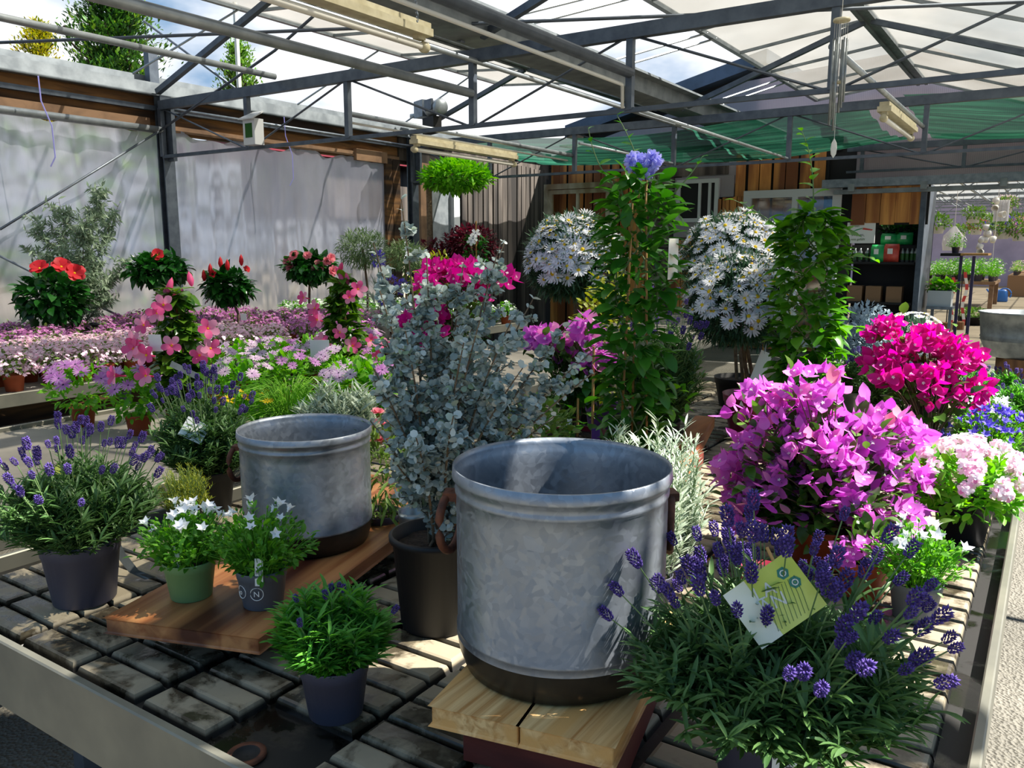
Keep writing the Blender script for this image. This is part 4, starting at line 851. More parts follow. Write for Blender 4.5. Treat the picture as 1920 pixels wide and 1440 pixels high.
p=frontpot(484,1146,ZB,.038); t=potted('bellflower_plant',p,.052,.08,'gpot2','budding bellflower in a printed grey pot on the reddish board','bellflower')
bellflower(t,.07,.045,.11,.135,900,12)
price_label(t,.012+nv[0]*.045,nv[1]*.045,.06,.016,.055,'paper',az,-.1,'IIIII',ts=.011)
for s,a in (('N',fa+.05),('o',fa-.75)):
    b=MB(); an=np.linspace(0,2*PI,21); r=.013; rr=.0465; P=np.stack([np.cos(a+np.cos(an)*r/rr)*rr,np.sin(a+np.cos(an)*r/rr)*rr,.04+np.sin(an)*r],-1); P[:,:2]*=1.0; b.tubes([P],.0008,4); b.obj('printed_ring',M['paper'],t)
    lettering(s,t,(math.cos(a)*.0475,math.sin(a)*.0475,.04),(PI/2,0,a+PI/2),.016,'paper')
# ribbon on the tray
b=MB(); P=[at(205,1000,z=T+.09),at(225,1040,z=T+.05),at(250,1072,z=T+.012),at(280,1086,z=T+.004),at(305,1080,z=T+.004)]
V=[]
for i,q in enumerate(P): 
    V+=[(q.x-.006,q.y-.008,q.z),(q.x+.010,q.y+.008,q.z+.004)]
b.add(V,np.array([(2*i,2*i+1,2*i+3,2*i+2) for i in range(4)])); o=b.obj('ribbon',M['silver'],None,True); tag(o,'curled silvery ribbon on the tray behind the green pot','ribbon')
# eucalyptus in black pot
p=frontpot(815,1196,T,.075); EP=Vector(p); t=potted('eucalyptus_plant',p,.097,.205,'black','silver round-leaved eucalyptus in a tall black pot left of the large tub','eucalyptus',style='tall')
def eucalyptus(root,z0,tops,nside,ls,lm='euc',T_=None,seed=3):
    S=MB(); L=MB(); allP=[]
    for (x,y,z,w) in tops:
        P=bez([[rng.normal(0,.015),rng.normal(0,.015),z0]],[[x*.35,y*.35,z0+(z-z0)*.55]],[[x,y,z]],14); S.tubes(P,np.linspace(.004,.0012,14)[None],5)
        n=int(nside*(z-z0)); tt=rng.uniform(.12,.9,n); p_,tg=along(np.repeat(P,n,0),tt[:,None]); p_=p_[:,0]; th=rng.uniform(0,2*PI,n); ln=w*(1-.75*tt)*rng.uniform(.4,1.1,n)
        d=nrm(np.stack([np.cos(th),np.sin(th),rng.uniform(.1,.8,n)],-1)); e=p_+d*ln[:,None]; e[:,2]+=ln*.1
        B=bez(p_,(p_+e)/2+[0,0,.01],e,6); S.tubes(B,.0012,3); allP.append((B,10)); allP.append((P,26))
    for B,k in allP:
        n=len(B); t=np.tile(np.linspace(.08,1,k),(n,1)); p_,tg=along(B,t); p_=p_.reshape(-1,3); tg=tg.reshape(-1,3)
        th=rng.uniform(0,2*PI,len(p_)); 
        for s in (1,-1):
            r_=rng.normal(0,1,(len(p_),3)); x=nrm(np.cross(tg,r_)); D=nrm(x*s+tg*.35); L.inst(T_ or T_ROUND,p_,frames(D,roll=.6),ls*rng.uniform(.5,1.15,len(p_)))
    S.obj('stems',M['bark'],root,True); L.obj('foliage',M[lm],root,True)
def loc(px,py,d): q=onray(px,d,zat(d,py)); return (q.x-EP.x,q.y-EP.y,q.z-EP.z,.11)
eucalyptus(t,.18,[loc(752,372,1.6),loc(712,545,1.55),loc(800,480,1.62),loc(868,500,1.65),loc(940,452,1.75),loc(1000,560,1.68),loc(1075,600,1.7),loc(1110,700,1.65),loc(700,690,1.5),loc(760,620,1.52),loc(870,640,1.5),loc(980,690,1.5),loc(1040,780,1.6),loc(695,790,1.48),loc(930,700,1.75),loc(780,820,1.42),loc(820,600,1.7),loc(900,600,1.5),loc(1085,680,1.75),loc(1010,840,1.55),loc(725,640,1.6),loc(960,600,1.55),loc(850,780,1.42),loc(735,860,1.5),loc(1120,650,1.8),loc(945,455,1.8),loc(700,455,1.65)],56,.0155)
# small zinc pot on board behind it
p=onray(790,1.95,0); p=(p.x,p.y,ZB); t=thing('zinc_flower_pot',p,'small round zinc pot on the rear of the reddish board','pot'); b=MB(); b.lathe([(.001,0),(.035,0),(.04,.06),(.042,.075),(.038,.07),(.034,.01),(.001,.01)],24); b.obj('body',M['silver'],t,True)
# plumbago pyramid with blue flower
D=2.55; p=vert(1196,D,T); t=potted('plumbago_climber',p,.085,.16,'gpot','tall green climber with one lilac-blue flower head, right of the eucalyptus','climber')
zz=lambda py: zat(D,py)-T
climber(t,.15,[(.13,.05),(.30,.085),(.55,.105),(.85,.11),(1.05,.09),(zz(330),.05)],900,'climb',.066,T_OVAL,shoots=[((0,0,zz(360)),(.02,.0,zz(310)),(-.05*rx*1.6,-.05*ry,zz(215)),12,.05),((.03,.03,.9),(.12,.1,1.0),(.15,.12,1.07),7,.05),((-.03,-.03,.95),(-.11,-.08,1.02),(-.13,-.09,1.15),7,.05)])
for i,(s,px,py) in enumerate(((0,1190,305),(1,1222,302),(2,1208,318))):
    q=onray(px,D-.03,zat(D-.03,py)); m=MB(); n=26; u=nrm(rng.normal(0,1,(n,3))); m.inst(PLUM[0],u*.012,frames(np.cross(u,rng.normal(0,1,(n,3))),up=u,roll=.1),rng.uniform(.05,.06,n)); o=m.obj('flower_head',M['plum'],t,True); o.location=(q.x-p.x,q.y-p.y,q.z-p.z)
q=onray(1262,D-.1,zat(D-.1,492)); o=price_label(t,q.x-p.x,q.y-p.y,q.z-p.z-.05,.06,.12,'cardw',az+.9,0,None,'care_card')
for a in (0,2.1,4.2): 
    b=MB(); b.rod((math.cos(a)*.05,math.sin(a)*.05,.1),(math.cos(a)*.02,math.sin(a)*.02,1.05),.004,6); b.obj('bamboo_cane',M['stake'],t,True)
# passion climber
D=3.15; p=vert(1520,D,T); t=potted('passion_flower_climber',p,.09,.16,'black','bright green climber with long shoots, between the daisies and magenta flowers','climber')
zz=lambda py: zat(D,py)-T
climber(t,.15,[(.16,.07),(.35,.11),(.6,.12),(.85,.11),(zz(420),.07),(zz(395),.04)],760,'climb2',.07,T_BROAD,shoots=[((0,0,.85),(.01,0,1.1),(-.06*rx,-.06*ry,zz(245)),14,.065),((-.04,0,.8),(-.17*rx,-.17*ry,.92),(-.3*rx,-.3*ry,zz(375)),8,.075),((.06,.03,.7),(.13,.1,.8),(.2,.15,.75),7,.07),((.05,.03,.5),(.15,.1,.52),(.25,.17,.45),7,.07)])
# daisy standards
def daisytree(px,d,head,lab,pot,potr,nf,bend=0,stempx=None):
    x0,x1,y0,y1=head; R=(x1-x0)/2*mpp(d); cz=zat(d,(y0+y1)/2)-T; Rz=(y1-y0)/2*mpp(d)*1.05; p=onray(px,d,T); q=onray((x0+x1)/2,d,cz+T); cx,cy=q.x-p.x,q.y-p.y
    t=potted('marguerite_standard',p,potr,potr*1.15,pot,lab,'daisy bush','white marguerite standards')
    for s in (-1,1):
        b=MB(); b.tubes([[(s*.015,0,potr),(s*.012+cx*.4,cy*.4,cz*.5),(cx,cy,cz)]],.009,8); b.obj('trunk',M['bark'],t,True)
    b=MB(); b.rod((.03,-.01,.1),(.03,-.01,cz-.05),.006,6); b.obj('bamboo_cane',M['stake'],t)
    leafball('foliage',t,'dais_l',T_NARROW,9000,(cx,cy,cz),(R*.95,R*.95,Rz*.95),.05,.45,top=-.75)
    u=nrm(rng.normal(0,1,(nf*3,3))); u=u[(u[:,2]>-.55)]; w=u[:,0]*-hx+u[:,1]*-hy; u=u[np.argsort(-(w+u[:,2]*1.1+rng.normal(0,.35,len(w))))][:nf]
    P=u*np.array([R,R,Rz])*rng.uniform(.95,1.04,(len(u),1))+np.array([cx,cy,cz]); Dn=u+np.array([0,0,.5])+rng.normal(0,.25,u.shape)
    for i in range(len(u)): child('daisy_head',DAISY[i%3],t,mat4(P[i],Dn[i],.066*random.uniform(.8,1.15)))
    n=150; u=nrm(rng.normal(0,1,(n*2,3))); u=u[u[:,2]>-.1][:n]; V=np.concatenate([np.array([v.co[:] for v in DAISY[0].vertices])]); fs=[np.array([p_.vertices[:] for p_ in DAISY[0].polygons if len(p_.vertices)==4])]; mi=np.array([p_.material_index for p_ in DAISY[0].polygons if len(p_.vertices)==4]); m=MB(); dn=nrm(u+np.array([0,0,.7])); m.inst((V,[(fs[0],mi)]),u*np.array([R,R,Rz])*.97+np.array([cx,cy,cz]),frames(np.cross(dn,rng.normal(0,1,dn.shape)),up=dn,roll=.05),.058); o=m.obj('blossoms',[M['whitep'],M['yellow']],t,True); o['kind']='stuff'
    return t,p,(cx,cy,cz,R)
t,p,_=daisytree(1412,3.55,(1283,1488,480,660),'white marguerite standard in a magenta pot with a long white tag','magpot',.14,96)
o=price_label(t,0,-.13,.12,.055,.26,'paper',az,0,None,'long_tag'); o.rotation_euler=(-.25,.42,az)
daisytree(1385,4.1,(1272,1475,405,590),'white marguerite standard behind the one in the magenta pot','black',.13,90)
t,p,_=daisytree(1092,3.75,(985,1165,408,570),'white marguerite standard left of the tall blue-flowered climber','black',.13,90)
# low daisy and silver bush
p=onray(1700,4.35,T); t=potted('marguerite_bush',p,.11,.12,'gpot','low dome of white daisies behind the magenta bougainvillea','daisy bush')
leafball('foliage',t,'dais_l',T_NEEDLE,2500,(0,0,.26),(.17,.17,.17),.04,.5,top=-.6); u=nrm(rng.normal(0,1,(260,3))); u=u[u[:,2]>-.1][:95]
for i in range(len(u)): child('daisy_head',DAISY[i%2],t,mat4(u[i]*[.19,.19,.19]+[0,0,.27],u[i]+[0,0,.3],.042))
p=onray(1615,4.2,T); t=potted('silver_helichrysum',p,.09,.12,'black','silvery blue shrub left of the low daisy dome','shrub')
leafball('foliage',t,'helio',T_OVAL,2600,(0,0,.27),(.17,.17,.24),.03,.2)
# bougainvilleas
def bough(px,d,poly_,n,lab,cl,size,pot,potr,base_off=(0,0),nl=500,dd_=.12,z0=T,ls=.045,name='bougainvillea'):
    p=onray(px,d,z0); t=potted(name,p,potr,potr*1.05,pot,lab,'bougainvillea'); pts=[]
    xs=[q[0] for q in poly_]; ys=[q[1] for q in poly_]
    def ins(x,y):
        c=False;j=len(poly_)-1
        for i in range(len(poly_)):
            if (poly_[i][1]>y)!=(poly_[j][1]>y) and x<(poly_[j][0]-poly_[i][0])*(y-poly_[i][1])/(poly_[j][1]-poly_[i][1])+poly_[i][0]: c=not c
            j=i
        return c
    cx=(min(xs)+max(xs))/2; hw=(max(xs)-min(xs))/2
    ck=[]
    while len(ck)<max(8,n//6):
        x=random.uniform(min(xs),max(xs)); y=random.uniform(min(ys),max(ys))
        if ins(x,y): ck.append((x,y))
    while len(pts)<n:
        k_=random.choice(ck); sg=(max(xs)-min(xs))*.075; x=random.gauss(k_[0],sg); y=random.gauss(k_[1],sg)
        if ins(x,y):
            k=1-abs(x-cx)/hw; dz=d+random.uniform(-dd_*k-.03,dd_)+ (max(ys)-y)/(max(ys)-min(ys))*dd_*1.2-dd_*.5; q=onray(x,dz,zat(dz,y)); pts.append((q.x-p.x,q.y-p.y,q.z-z0))
    bougainvillea(t,potr,pts,size,cl,nl,.03,(0,0,potr*1.0),ls); return t,p
bough(1545,2.0,[(1365,760),(1480,705),(1560,695),(1640,760),(1720,810),(1765,900),(1765,1000),(1700,1040),(1620,1000),(1560,975),(1540,1000),(1480,930),(1400,1000),(1355,900)],175,'large orchid-pink bougainvillea filling the middle right of the bench',BCL,.078,'terra',.10,nl=1500,dd_=.14)
bough(1735,2.75,[(1620,640),(1660,600),(1720,620),(1800,640),(1840,700),(1830,760),(1770,800),(1700,720),(1640,720)],62,'vivid magenta bougainvillea trained on a cane at the right','' or BCL2,.085,'terra',.09,nl=260,dd_=.1)
for q in (COL.objects,): pass
bough(840,3.3,[(770,520),(830,500),(905,490),(1000,555),(985,650),(900,660),(800,680),(760,600)],46,'magenta bougainvillea seen through the eucalyptus leaves',BCL2,.10,'redpot',.10,nl=300,dd_=.12)
bough(1075,3.0,[(1000,560),(1040,545),(1095,600),(1140,640),(1150,700),(1100,735),(1040,690),(1000,640)],40,'orchid bougainvillea between the eucalyptus and the tall climber',BCL,.085,'terra',.10,nl=500,dd_=.1)
# red shallow bowl with cane
p=onray(1082,2.9,T); t=potted('potted_seedling',p,.13,.13,'redpot','young broad-leaved plant in a wide red pot behind the large tub','plant')
leafball('foliage',t,'climb',T_OVAL,22,(0,0,.22),(.08,.08,.09),.07,.2); b=MB(); b.rod((0,0,.1),(0,0,.26),.004,6); b.rod((.05,.02,.1),(.05,.02,.45),.005,8); b.obj('stake',M['stake'],t)
price_label(t,-.01,-.07,.16,.045,.035,'paper',az,0,None); price_label(t,.1,-.05,.11,.03,.06,'purplecard',az,0,None,'purple_tag')
# dark lavender behind tub, on beam
p=onray(1232,3.05,T+.0); t=potted('lavender_plant',p,.085,.15,'black','tall dark lavender standing between the climbers','lavender',LG)
lavender(t,.13,.08,.2,.52,330,46,fl=(.7,1.02),sl=.03,low=.7,ll=.04)
q=leafball('young_shoot',t,'bright_l',T_OVAL,34,(.06,-.1,.27),(.1,.1,.1),.045,.3)
# silver lavender cuttings behind tub
for i,(px,d) in enumerate(((1165,1.95),(1222,1.72),(1262,1.85))):
    p=onray(px,d,T); t=potted('curry_plant',p,.045,.085,'gpot',('silver needle-leaved curry plant behind the tub rim, leftmost of three','silver needle-leaved curry plant behind the tub rim, middle of three','silver needle-leaved curry plant at the right end of the tub rim')[i],'curry plant','silver curry plants behind the large tub')
    H=zat(d,802)-T-.07; lavender(t,.07,.045,.085,H,90,0,'silverl',ll=.035,T=T_NARROW,low=.98)
# curry/grass behind small tub
p=onray(640,3.0,T); 
for i,(px,d,lab) in enumerate(((612,2.85,'pale silver spiky plant behind the smaller tub, left one'),(668,2.9,'pale silver spiky plant behind the smaller tub, right one'))):
    p=onray(px,d,T); t=potted('curry_plant',p,.05,.09,'gpot',lab,'curry plant'); H=zat(d,735)-T-.07; lavender(t,.08,.05,.10,H,110,0,'silverl',ll=.05,T=T_NARROW,low=.98)
p=onray(548,3.0,T); t=potted('ornamental_grass',p,.06,.1,'gpot','fine bright green grass behind the smaller tub','grass plant'); n=420; a=rng.uniform(0,2*PI,n); r=rng.uniform(.05,.2,n); h=rng.uniform(.12,.27,n); b=MB(); b.tubes(bez(np.stack([np.cos(a)*.03,np.sin(a)*.03,np.full(n,.09)],-1),np.stack([np.cos(a)*r*.4,np.sin(a)*r*.4,.09+h],-1),np.stack([np.cos(a)*r,np.sin(a)*r,.09+h*.8],-1),6),.0013,3); b.obj('foliage',M['grass'],t,True)
p=onray(468,3.0,T); t=potted('yellow_daisy_plant',p,.06,.1,'terra','yellow daisies behind the lavender left of the smaller tub','daisy plant'); leafball('foliage',t,'bright_l',T_OVAL,320,(0,0,.17),(.1,.1,.08),.04,.3); 
for i in range(22): child('yellow_daisy_head',YEL[0],t,mat4((rng.normal(0,.055),rng.normal(0,.055),.25+rng.normal(0,.012)),rng.normal(0,.3,3)+[0,-.1,1],.04))
# right-hand row
p=onray(1712,1.68,T); t=potted('bellflower_plant',p,.055,.085,'gpot2','white bellflower in a slate pot behind the largest lavender','bellflower'); bellflower(t,.075,.05,.11,.14,800,14,fs=.034)
p=onray(1615,1.8,T); t=potted('fallen_bract_pot',p,.06,.09,'terra','small terracotta pot of pink bracts half hidden by the largest lavender','pot plant'); leafball('foliage',t,'boug_l',T_OVAL,60,(0,0,.12),(.05,.05,.04),.04,.3)
for i in range(7): child('bract_cluster',BCL[i%3],t,mat4((rng.normal(.04,.04),rng.normal(-.05,.04),.09+rng.normal(0,.02)),rng.normal(0,.4,3)+[0,0,1],.06))
p=onray(1425,1.75,T); t=potted('small_red_pot',p,.05,.085,'redpot','small empty dark red pot in front of the orchid bougainvillea','pot')
p=onray(1800,2.15,T); t=potted('scented_geranium',p,.075,.12,'black','white and pink geranium in a black pot beside the bench rim','geranium'); leafball('foliage',t,'bright_l',T_OVAL,900,(0,0,.16),(.15,.15,.09),.035,.3)
gm=MB(); n=9; u=nrm(rng.normal(0,1,(n,3))+[0,0,.8]); FT=flower(5,.3,.7,[0],.2,.1,0).template(); gm.inst(FT,u*.28,frames(np.cross(u,rng.normal(0,1,(n,3))),up=u,roll=.1),1.); GM=gm.mesh('flower_cluster',M['ger'])
u=nrm(rng.normal(0,1,(80,3))+[-hx*.5,-hy*.5,.6]); u=u[u[:,2]>.0][:46]
for i in range(len(u)): child('flower_cluster',GM,t,mat4(u[i]*[.16,.16,.11]+[0,0,.17],u[i],.05))
p=onray(1852,2.65,T); t=potted('bellflower_plant',p,.065,.1,'gpot','violet-blue bellflower beside the bench rim','bellflower'); bellflower(t,.09,.06,.15,.17,900,60,STARB,'camp_l',.036,False)
p=onray(1848,3.05,T); t=potted('bellflower_plant',p,.065,.1,'gpot','white bellflower behind the violet-blue one at the rim','bellflower'); bellflower(t,.09,.06,.14,.15,900,40,STAR,'bright_l',.034,True)
for i,(px,d) in enumerate(((1815,3.5),(1878,3.45),(1905,3.1))):
    p=onray(px,d,T); t=potted('lavender_plant',p,.07,.11,'gpot',('young lavender behind the magenta bougainvillea at right','young lavender in front of the oval bath','young lavender at the rim right of the white bellflower')[i],'lavender',LG); lavender(t,.09,.065,.13,.2,220,16,'lav_l2',fl=(.9,1.05),low=.8,sl=.022)
p=onray(1655,3.6,T); t=potted('lavender_plant',p,.07,.11,'gpot','greyish lavender left of the magenta bougainvillea','lavender',LG); lavender(t,.09,.065,.15,.26,220,30,fl=(.8,1.05),low=.8,sl=.026)
p=onray(1600,3.9,T); t=potted('lavender_plant',p,.07,.11,'pipe','lavender in a pale metal pot behind the bright climber','lavender',LG); lavender(t,.09,.065,.15,.22,160,26,fl=(.8,1.05),low=.8,sl=.026)
# fillers between eucalyptus and climbers
p=onray(1010,2.55,T); t=potted('potted_snapdragon',p,.07,.11,'terra','pink-flowered plant hidden low behind the eucalyptus','pot plant'); leafball('foliage',t,'bed_l',T_OVAL,500,(0,0,.2),(.12,.12,.12),.035,.3)
p=onray(1135,3.4,T); t=potted('yellow_leaved_shrub',p,.09,.14,'purplecard','loose yellow-green shrub in a purple pot left of the tall climber','shrub'); leafball('foliage',t,'heath',T_OVAL,600,(0,0,.42),(.16,.16,.28),.035,.3)
p=onray(715,2.1,T); t=potted('snapdragon_plant',p,.06,.1,'gpot','salmon-flowered plant just right of the smaller tub','pot plant'); leafball('foliage',t,'bed_l',T_NARROWF,420,(0,0,.2),(.11,.11,.13),.05,.3)
for i in range(9): child('double_flower',HIBP[0],t,mat4((rng.normal(.02,.025),rng.normal(.02,.025),.31+rng.normal(0,.03)),rng.normal(0,.4,3)+[0,0,1],.035))
# ================================================================= BEDDING PLANTS
def bud_mesh(mt):
    b=MB(); b.lathe([(.001,0),(.12,.12),(.2,.4),(.14,.75),(.001,1)],7); return b.mesh('bud',M[mt])
BLO=flower(5,.5,.75,[0],.1,.05,0,rows=((0,.4),(.6,1),(1,.3))).template()
def bedplant(name,lab,cat,grp,fm,lm,R,H,nb,bs,potr=.055,pot='terra',nl=150):
    t=thing(name,(0,0,-50),lab,cat,grp); add_pot(t,potr,potr*1.6,pot,n=16,withsoil=False); z0=potr*1.5
    u=nrm(rng.normal(0,1,(nl,3))); u[:,2]=np.abs(u[:,2]); P=u*[R*.9,R*.9,H]*rng.uniform(.3,1,(nl,1))+[0,0,z0]; m=MB(); m.inst(T_OVAL,P,frames(u+rng.normal(0,.6,u.shape)),.032*rng.uniform(.6,1.2,nl)); m.obj('foliage',M[lm],t)
    u=nrm(rng.normal(0,1,(nb*2,3))+[0,0,.5]); u=u[u[:,2]>.05][:nb]; P=u*[R,R,H]*rng.uniform(.85,1.12,(len(u),1))+[0,0,z0]; n_=u+rng.normal(0,.35,u.shape)+[0,0,.4]; m=MB(); m.inst(BLO,P,frames(np.cross(n_,rng.normal(0,1,n_.shape)),up=nrm(n_),roll=.05),bs*rng.uniform(.7,1.2,len(u))); m.obj('blossoms',M[fm],t)
    return t
def fill(protos,x0,x1,y0,y1,st,z=T,jit=.03,avoid=()):
    used=set(); xs=np.arange(x0,x1,st); ys=np.arange(y0,y1,st); k=0
    for i,x in enumerate(xs):
        for j,y in enumerate(ys):
            X=x+random.uniform(-jit,jit)+(st/2 if j%2 else 0)*.3; Y=y+random.uniform(-jit,jit)
            if any((X-a)**2+(Y-b_)**2<r*r for a,b_,r in avoid): continue
            pr=protos[k%len(protos)]; k+=1
            if id(pr) not in used: used.add(id(pr)); pr.location=(X,Y,z); pr.rotation_euler.z=random.random()*6
            else: dup(pr,(X,Y,z),random.random()*6,sc=random.uniform(.9,1.12))
av=[(onray(a,b_,T).x,onray(a,b_,T).y,r_) for a,b_,r_ in ((122,6.2,.2),(297,6.6,.18),(448,7.0,.18),(581,7.6,.18),(690,8.2,.18),(762,8.0,.18),(712,7.1,.18),(152,6.75,.26))]
A1=[bedplant('nemesia_plant','pale pink bedding nemesia in a terracotta pot, front rows of the far bench','bedding plant','pale pink nemesias on the far bench','bed1','bed_l',.11,.13,190,.026) for _ in range(4)]
fill(A1,-5.62,-4.7,1.7,4.25,.185,avoid=av)
A2=[bedplant('nemesia_plant','mauve bedding nemesia in a terracotta pot, middle rows of the far bench','bedding plant','mauve nemesias on the far bench','bed2','bed_l',.11,.13,150,.026) for _ in range(4)]
fill(A2,-6.9,-5.85,2.9,5.2,.2,avoid=av); fill([dup(A2[0],(-5.5,4.6,T),1)],-5.4,-4.7,4.6,5.9,.2,avoid=av)
fill([dup(A2[1],(-6.5,5.45,T),1)],-6.3,-5.5,5.45,5.9,.2,avoid=av)
A3=[bedplant('bedding_plant','white-flowered bright green bedding plant at the back of the far bench','bedding plant','white bedding plants on the far bench','bed3','bright_l',.115,.14,80,.028,nl=220) for _ in range(3)]
fill(A3,-6.9,-4.8,6.0,7.2,.21,avoid=av)
# osteospermums on the second bench: each with its own flower heads
def osteo(p,lab,fm,n,R=.13,H=.17,pot='terra',potr=.055,lm='bright_l',fs=.055,grp='osteospermums on the second bench',cat='cape daisy'):
    t=thing('cape_daisy_plant',p,lab,cat,grp); add_pot(t,potr,potr*1.6,pot); leafball('foliage',t,lm,T_OVAL,330,(0,0,potr*1.6+H*.4),(R*.85,R*.85,H*.6),.04,.3,top=-.8)
    for i in range(n):
        a=random.random()*6.28; q=math.sqrt(random.random()); child('ray_flower',fm[i%len(fm)],t,mat4((math.cos(a)*q*R*1.1,math.sin(a)*q*R*1.1,potr*1.6+H*(1-.3*q*q)+random.uniform(-.02,.02)),(math.cos(a)*q*.8-hx*.25,math.sin(a)*q*.8-hy*.35,1),fs*random.uniform(.85,1.15)))
    return t
osteo(onray(158,3.62,T),'pink cape daisy in a terracotta pot, leftmost on the second bench',OST,26,.17,.2,fs=.062)
osteo(onray(262,3.45,T),'mauve cape daisy left of the pink-flowered climber',OST,14,.12,.2,fs=.06)
ro=random.Random(4)
for i,(px,d,k,l) in enumerate(((350,3.9,0,'pale'),(405,4.1,1,'pale'),(455,3.8,1,''),(505,4.2,1,''),(470,4.7,1,''),(545,4.0,0,''),(590,4.6,1,''),(640,4.1,1,''),(560,5.1,1,''),(615,5.3,0,''),(430,4.9,0,''),(680,4.5,0,''),(385,4.6,1,''),(520,5.6,0,''),(660,5.3,1,''),(700,3.7,0,''),(660,3.6,1,''))):
    q=onray(px,d,T)
    if not(-3.74<q.x<-2.5) : q.x=min(max(q.x,-3.68),-2.55)
    osteo(q,'lilac-white cape daisy among others on the second bench',OST2 if k else OST,16,.13,.2)
# mandevillas
def mandevilla(px,d,flw,lab,toppy,basepy,Rpx,pot='terra'):
    p=vert(px,d,T); t=potted('mandevilla_climber',p,.075,.12,pot,lab,'mandevilla'); zt=zat(d,toppy)-T; R=Rpx*mpp(d)
    climber(t,.11,[(.12,R*.4),(.25,R*.7),(zt*.5,R*.6),(zt*.8,R*.35),(zt,.02)],430,'mand_l',.075,T_BROAD)
    for i,(x,y) in enumerate(flw):
        q=onray(x,d-.12,zat(d-.12,y)); dr=Vector((q.x-p.x,q.y-p.y,.03))+Vector((-hx,-hy,.2))*.12; child('trumpet_flower',MANDF[i%2],t,mat4((q.x-p.x,q.y-p.y,q.z-T),dr,.085*random.uniform(.85,1.1)))
    bm_=bud_mesh('mand')
    for _ in range(8): child('bud',bm_,t,mat4((random.uniform(-.05,.05),random.uniform(-.05,.05),zt*random.uniform(.8,1.05)),rng.normal(0,.3,3)+[0,0,1],.07))
    for a in (0,2.1,4.2):
        b=MB(); b.rod((math.cos(a)*.045,math.sin(a)*.045,.08),(0,0,zt*.95),.004,6); b.obj('bamboo_cane',M['stake'],t,True)
    return t,p
t,p=mandevilla(325,3.4,[(305,590),(283,612),(268,655),(290,668),(328,650),(385,618),(390,655),(372,668),(288,706),(236,705),(268,640),(315,575)],'pink mandevilla pyramid left, with a silver name strip',545,820,48)
q=onray(368,3.2,zat(3.2,705)); o=price_label(t,q.x-p.x,q.y-p.y,q.z-T,.025,.11,'silver',az,0,None,'name_strip'); o.rotation_euler=(0,-1.1,az); q=onray(293,3.25,zat(3.25,640)); price_label(t,q.x-p.x,q.y-p.y,q.z-T-.04,.05,.07,'paper',az,.2,None)
t,p=mandevilla(640,4.4,[(580,560),(605,602),(640,625),(660,650),(612,640),(690,640),(712,650),(700,670),(668,545),(655,560),(620,655),(600,580)],'pink mandevilla pyramid further back with a white price card',520,735,45)
q=onray(600,4.2,zat(4.2,655)); price_label(t,q.x-p.x,q.y-p.y,q.z-T-.04,.10,.09,'paper',az,.1,None)
# hibiscus standards
def standard(px,d,head,base_py,lab,lm,fm,pts,fs,nl=600,ls=.085,trunk='bark',cat='hibiscus tree',name='hibiscus_standard',T_=T_BROAD,pot='gpot',z0=T,inner=.2):
    x0,x1,y0,y1=head; p=onray(px,d,z0); R=(x1-x0)/2*mpp(d); Rz=(y1-y0)/2*mpp(d); cz=zat(d,(y0+y1)/2)-z0; q=onray((x0+x1)/2,d,cz+z0); ox,oy=q.x-p.x,q.y-p.y
    t=potted(name,p,.10,.14,pot,lab,cat); b=MB(); b.tubes([[(0,0,.1),(.01,0,cz*.5),(ox,oy,cz)]],.011,8); b.obj('trunk',M[trunk],t,True)
    leafball('foliage',t,lm,T_,nl,(ox,oy,cz),(R,R,Rz),ls,inner,up=-.1)
    for i,(x,y) in enumerate(pts):
        q=onray(x,d-R*.5,zat(d-R*.5,y)); child(fm[0].name.split('.')[0],fm[i%len(fm)],t,mat4((q.x-p.x,q.y-p.y,q.z-z0),(q.x-p.x-ox-hx*.1,q.y-p.y-oy-hy*.1,max(.05,q.z-z0-cz)),fs*random.uniform(.85,1.1)))
    return t,p
t,p=standard(122,6.2,(38,160,512,605),650,'red hibiscus standard in front of the wispy grey tree','hib_l',HIBR,[(74,503),(115,500),(140,512)],.135)
q=onray(113,6.0,zat(6.0,630)); price_label(t,q.x-p.x,q.y-p.y,q.z-T,.09,.06,'paper',az,.2,None)
t,p=standard(297,6.6,(246,345,478,535),640,'hibiscus standard with one red bloom beside the near post','hib_l',HIBR,[(296,478)],.09)
t,p=standard(448,7.0,(385,470,508,568),618,'hibiscus standard with upright red buds between the posts','hib_l',HIBR,[(400,515),(462,505)],.07)
P=[]
for x,y in ((383,528),(414,503),(453,499),(395,516),(427,508)): q=onray(x,6.9,zat(6.9,y)); P.append((q.x-p.x,q.y-p.y,q.z-T))
bm_=bud_mesh('red')
for q in P: child('bud',bm_,t,mat4(q,(0,0,1),.1))
q=onray(457,6.8,zat(6.8,594)); price_label(t,q.x-p.x,q.y-p.y,q.z-T-.03,.05,.06,'paper',az,.2,None)
standard(581,7.6,(534,628,480,525),605,'pink double-flowered hibiscus standard before the film sheet','hib_l',HIBP,[(540,490),(553,480),(545,500),(577,480),(598,497),(620,484),(623,508),(612,490),(592,506)],.10)
standard(690,8.2,(632,728,432,502),598,'clipped olive ball on a stem at the end of the film wall','topi',HIBP,[],.1,2600,.06,T_=T_NARROW,name='olive_standard',cat='olive tree')
standard(762,8.0,(722,800,455,505),600,'second dull green olive ball behind the eucalyptus','topi',HIBP,[],.1,1600,.06,T_=T_NARROW,name='olive_standard',cat='olive tree')
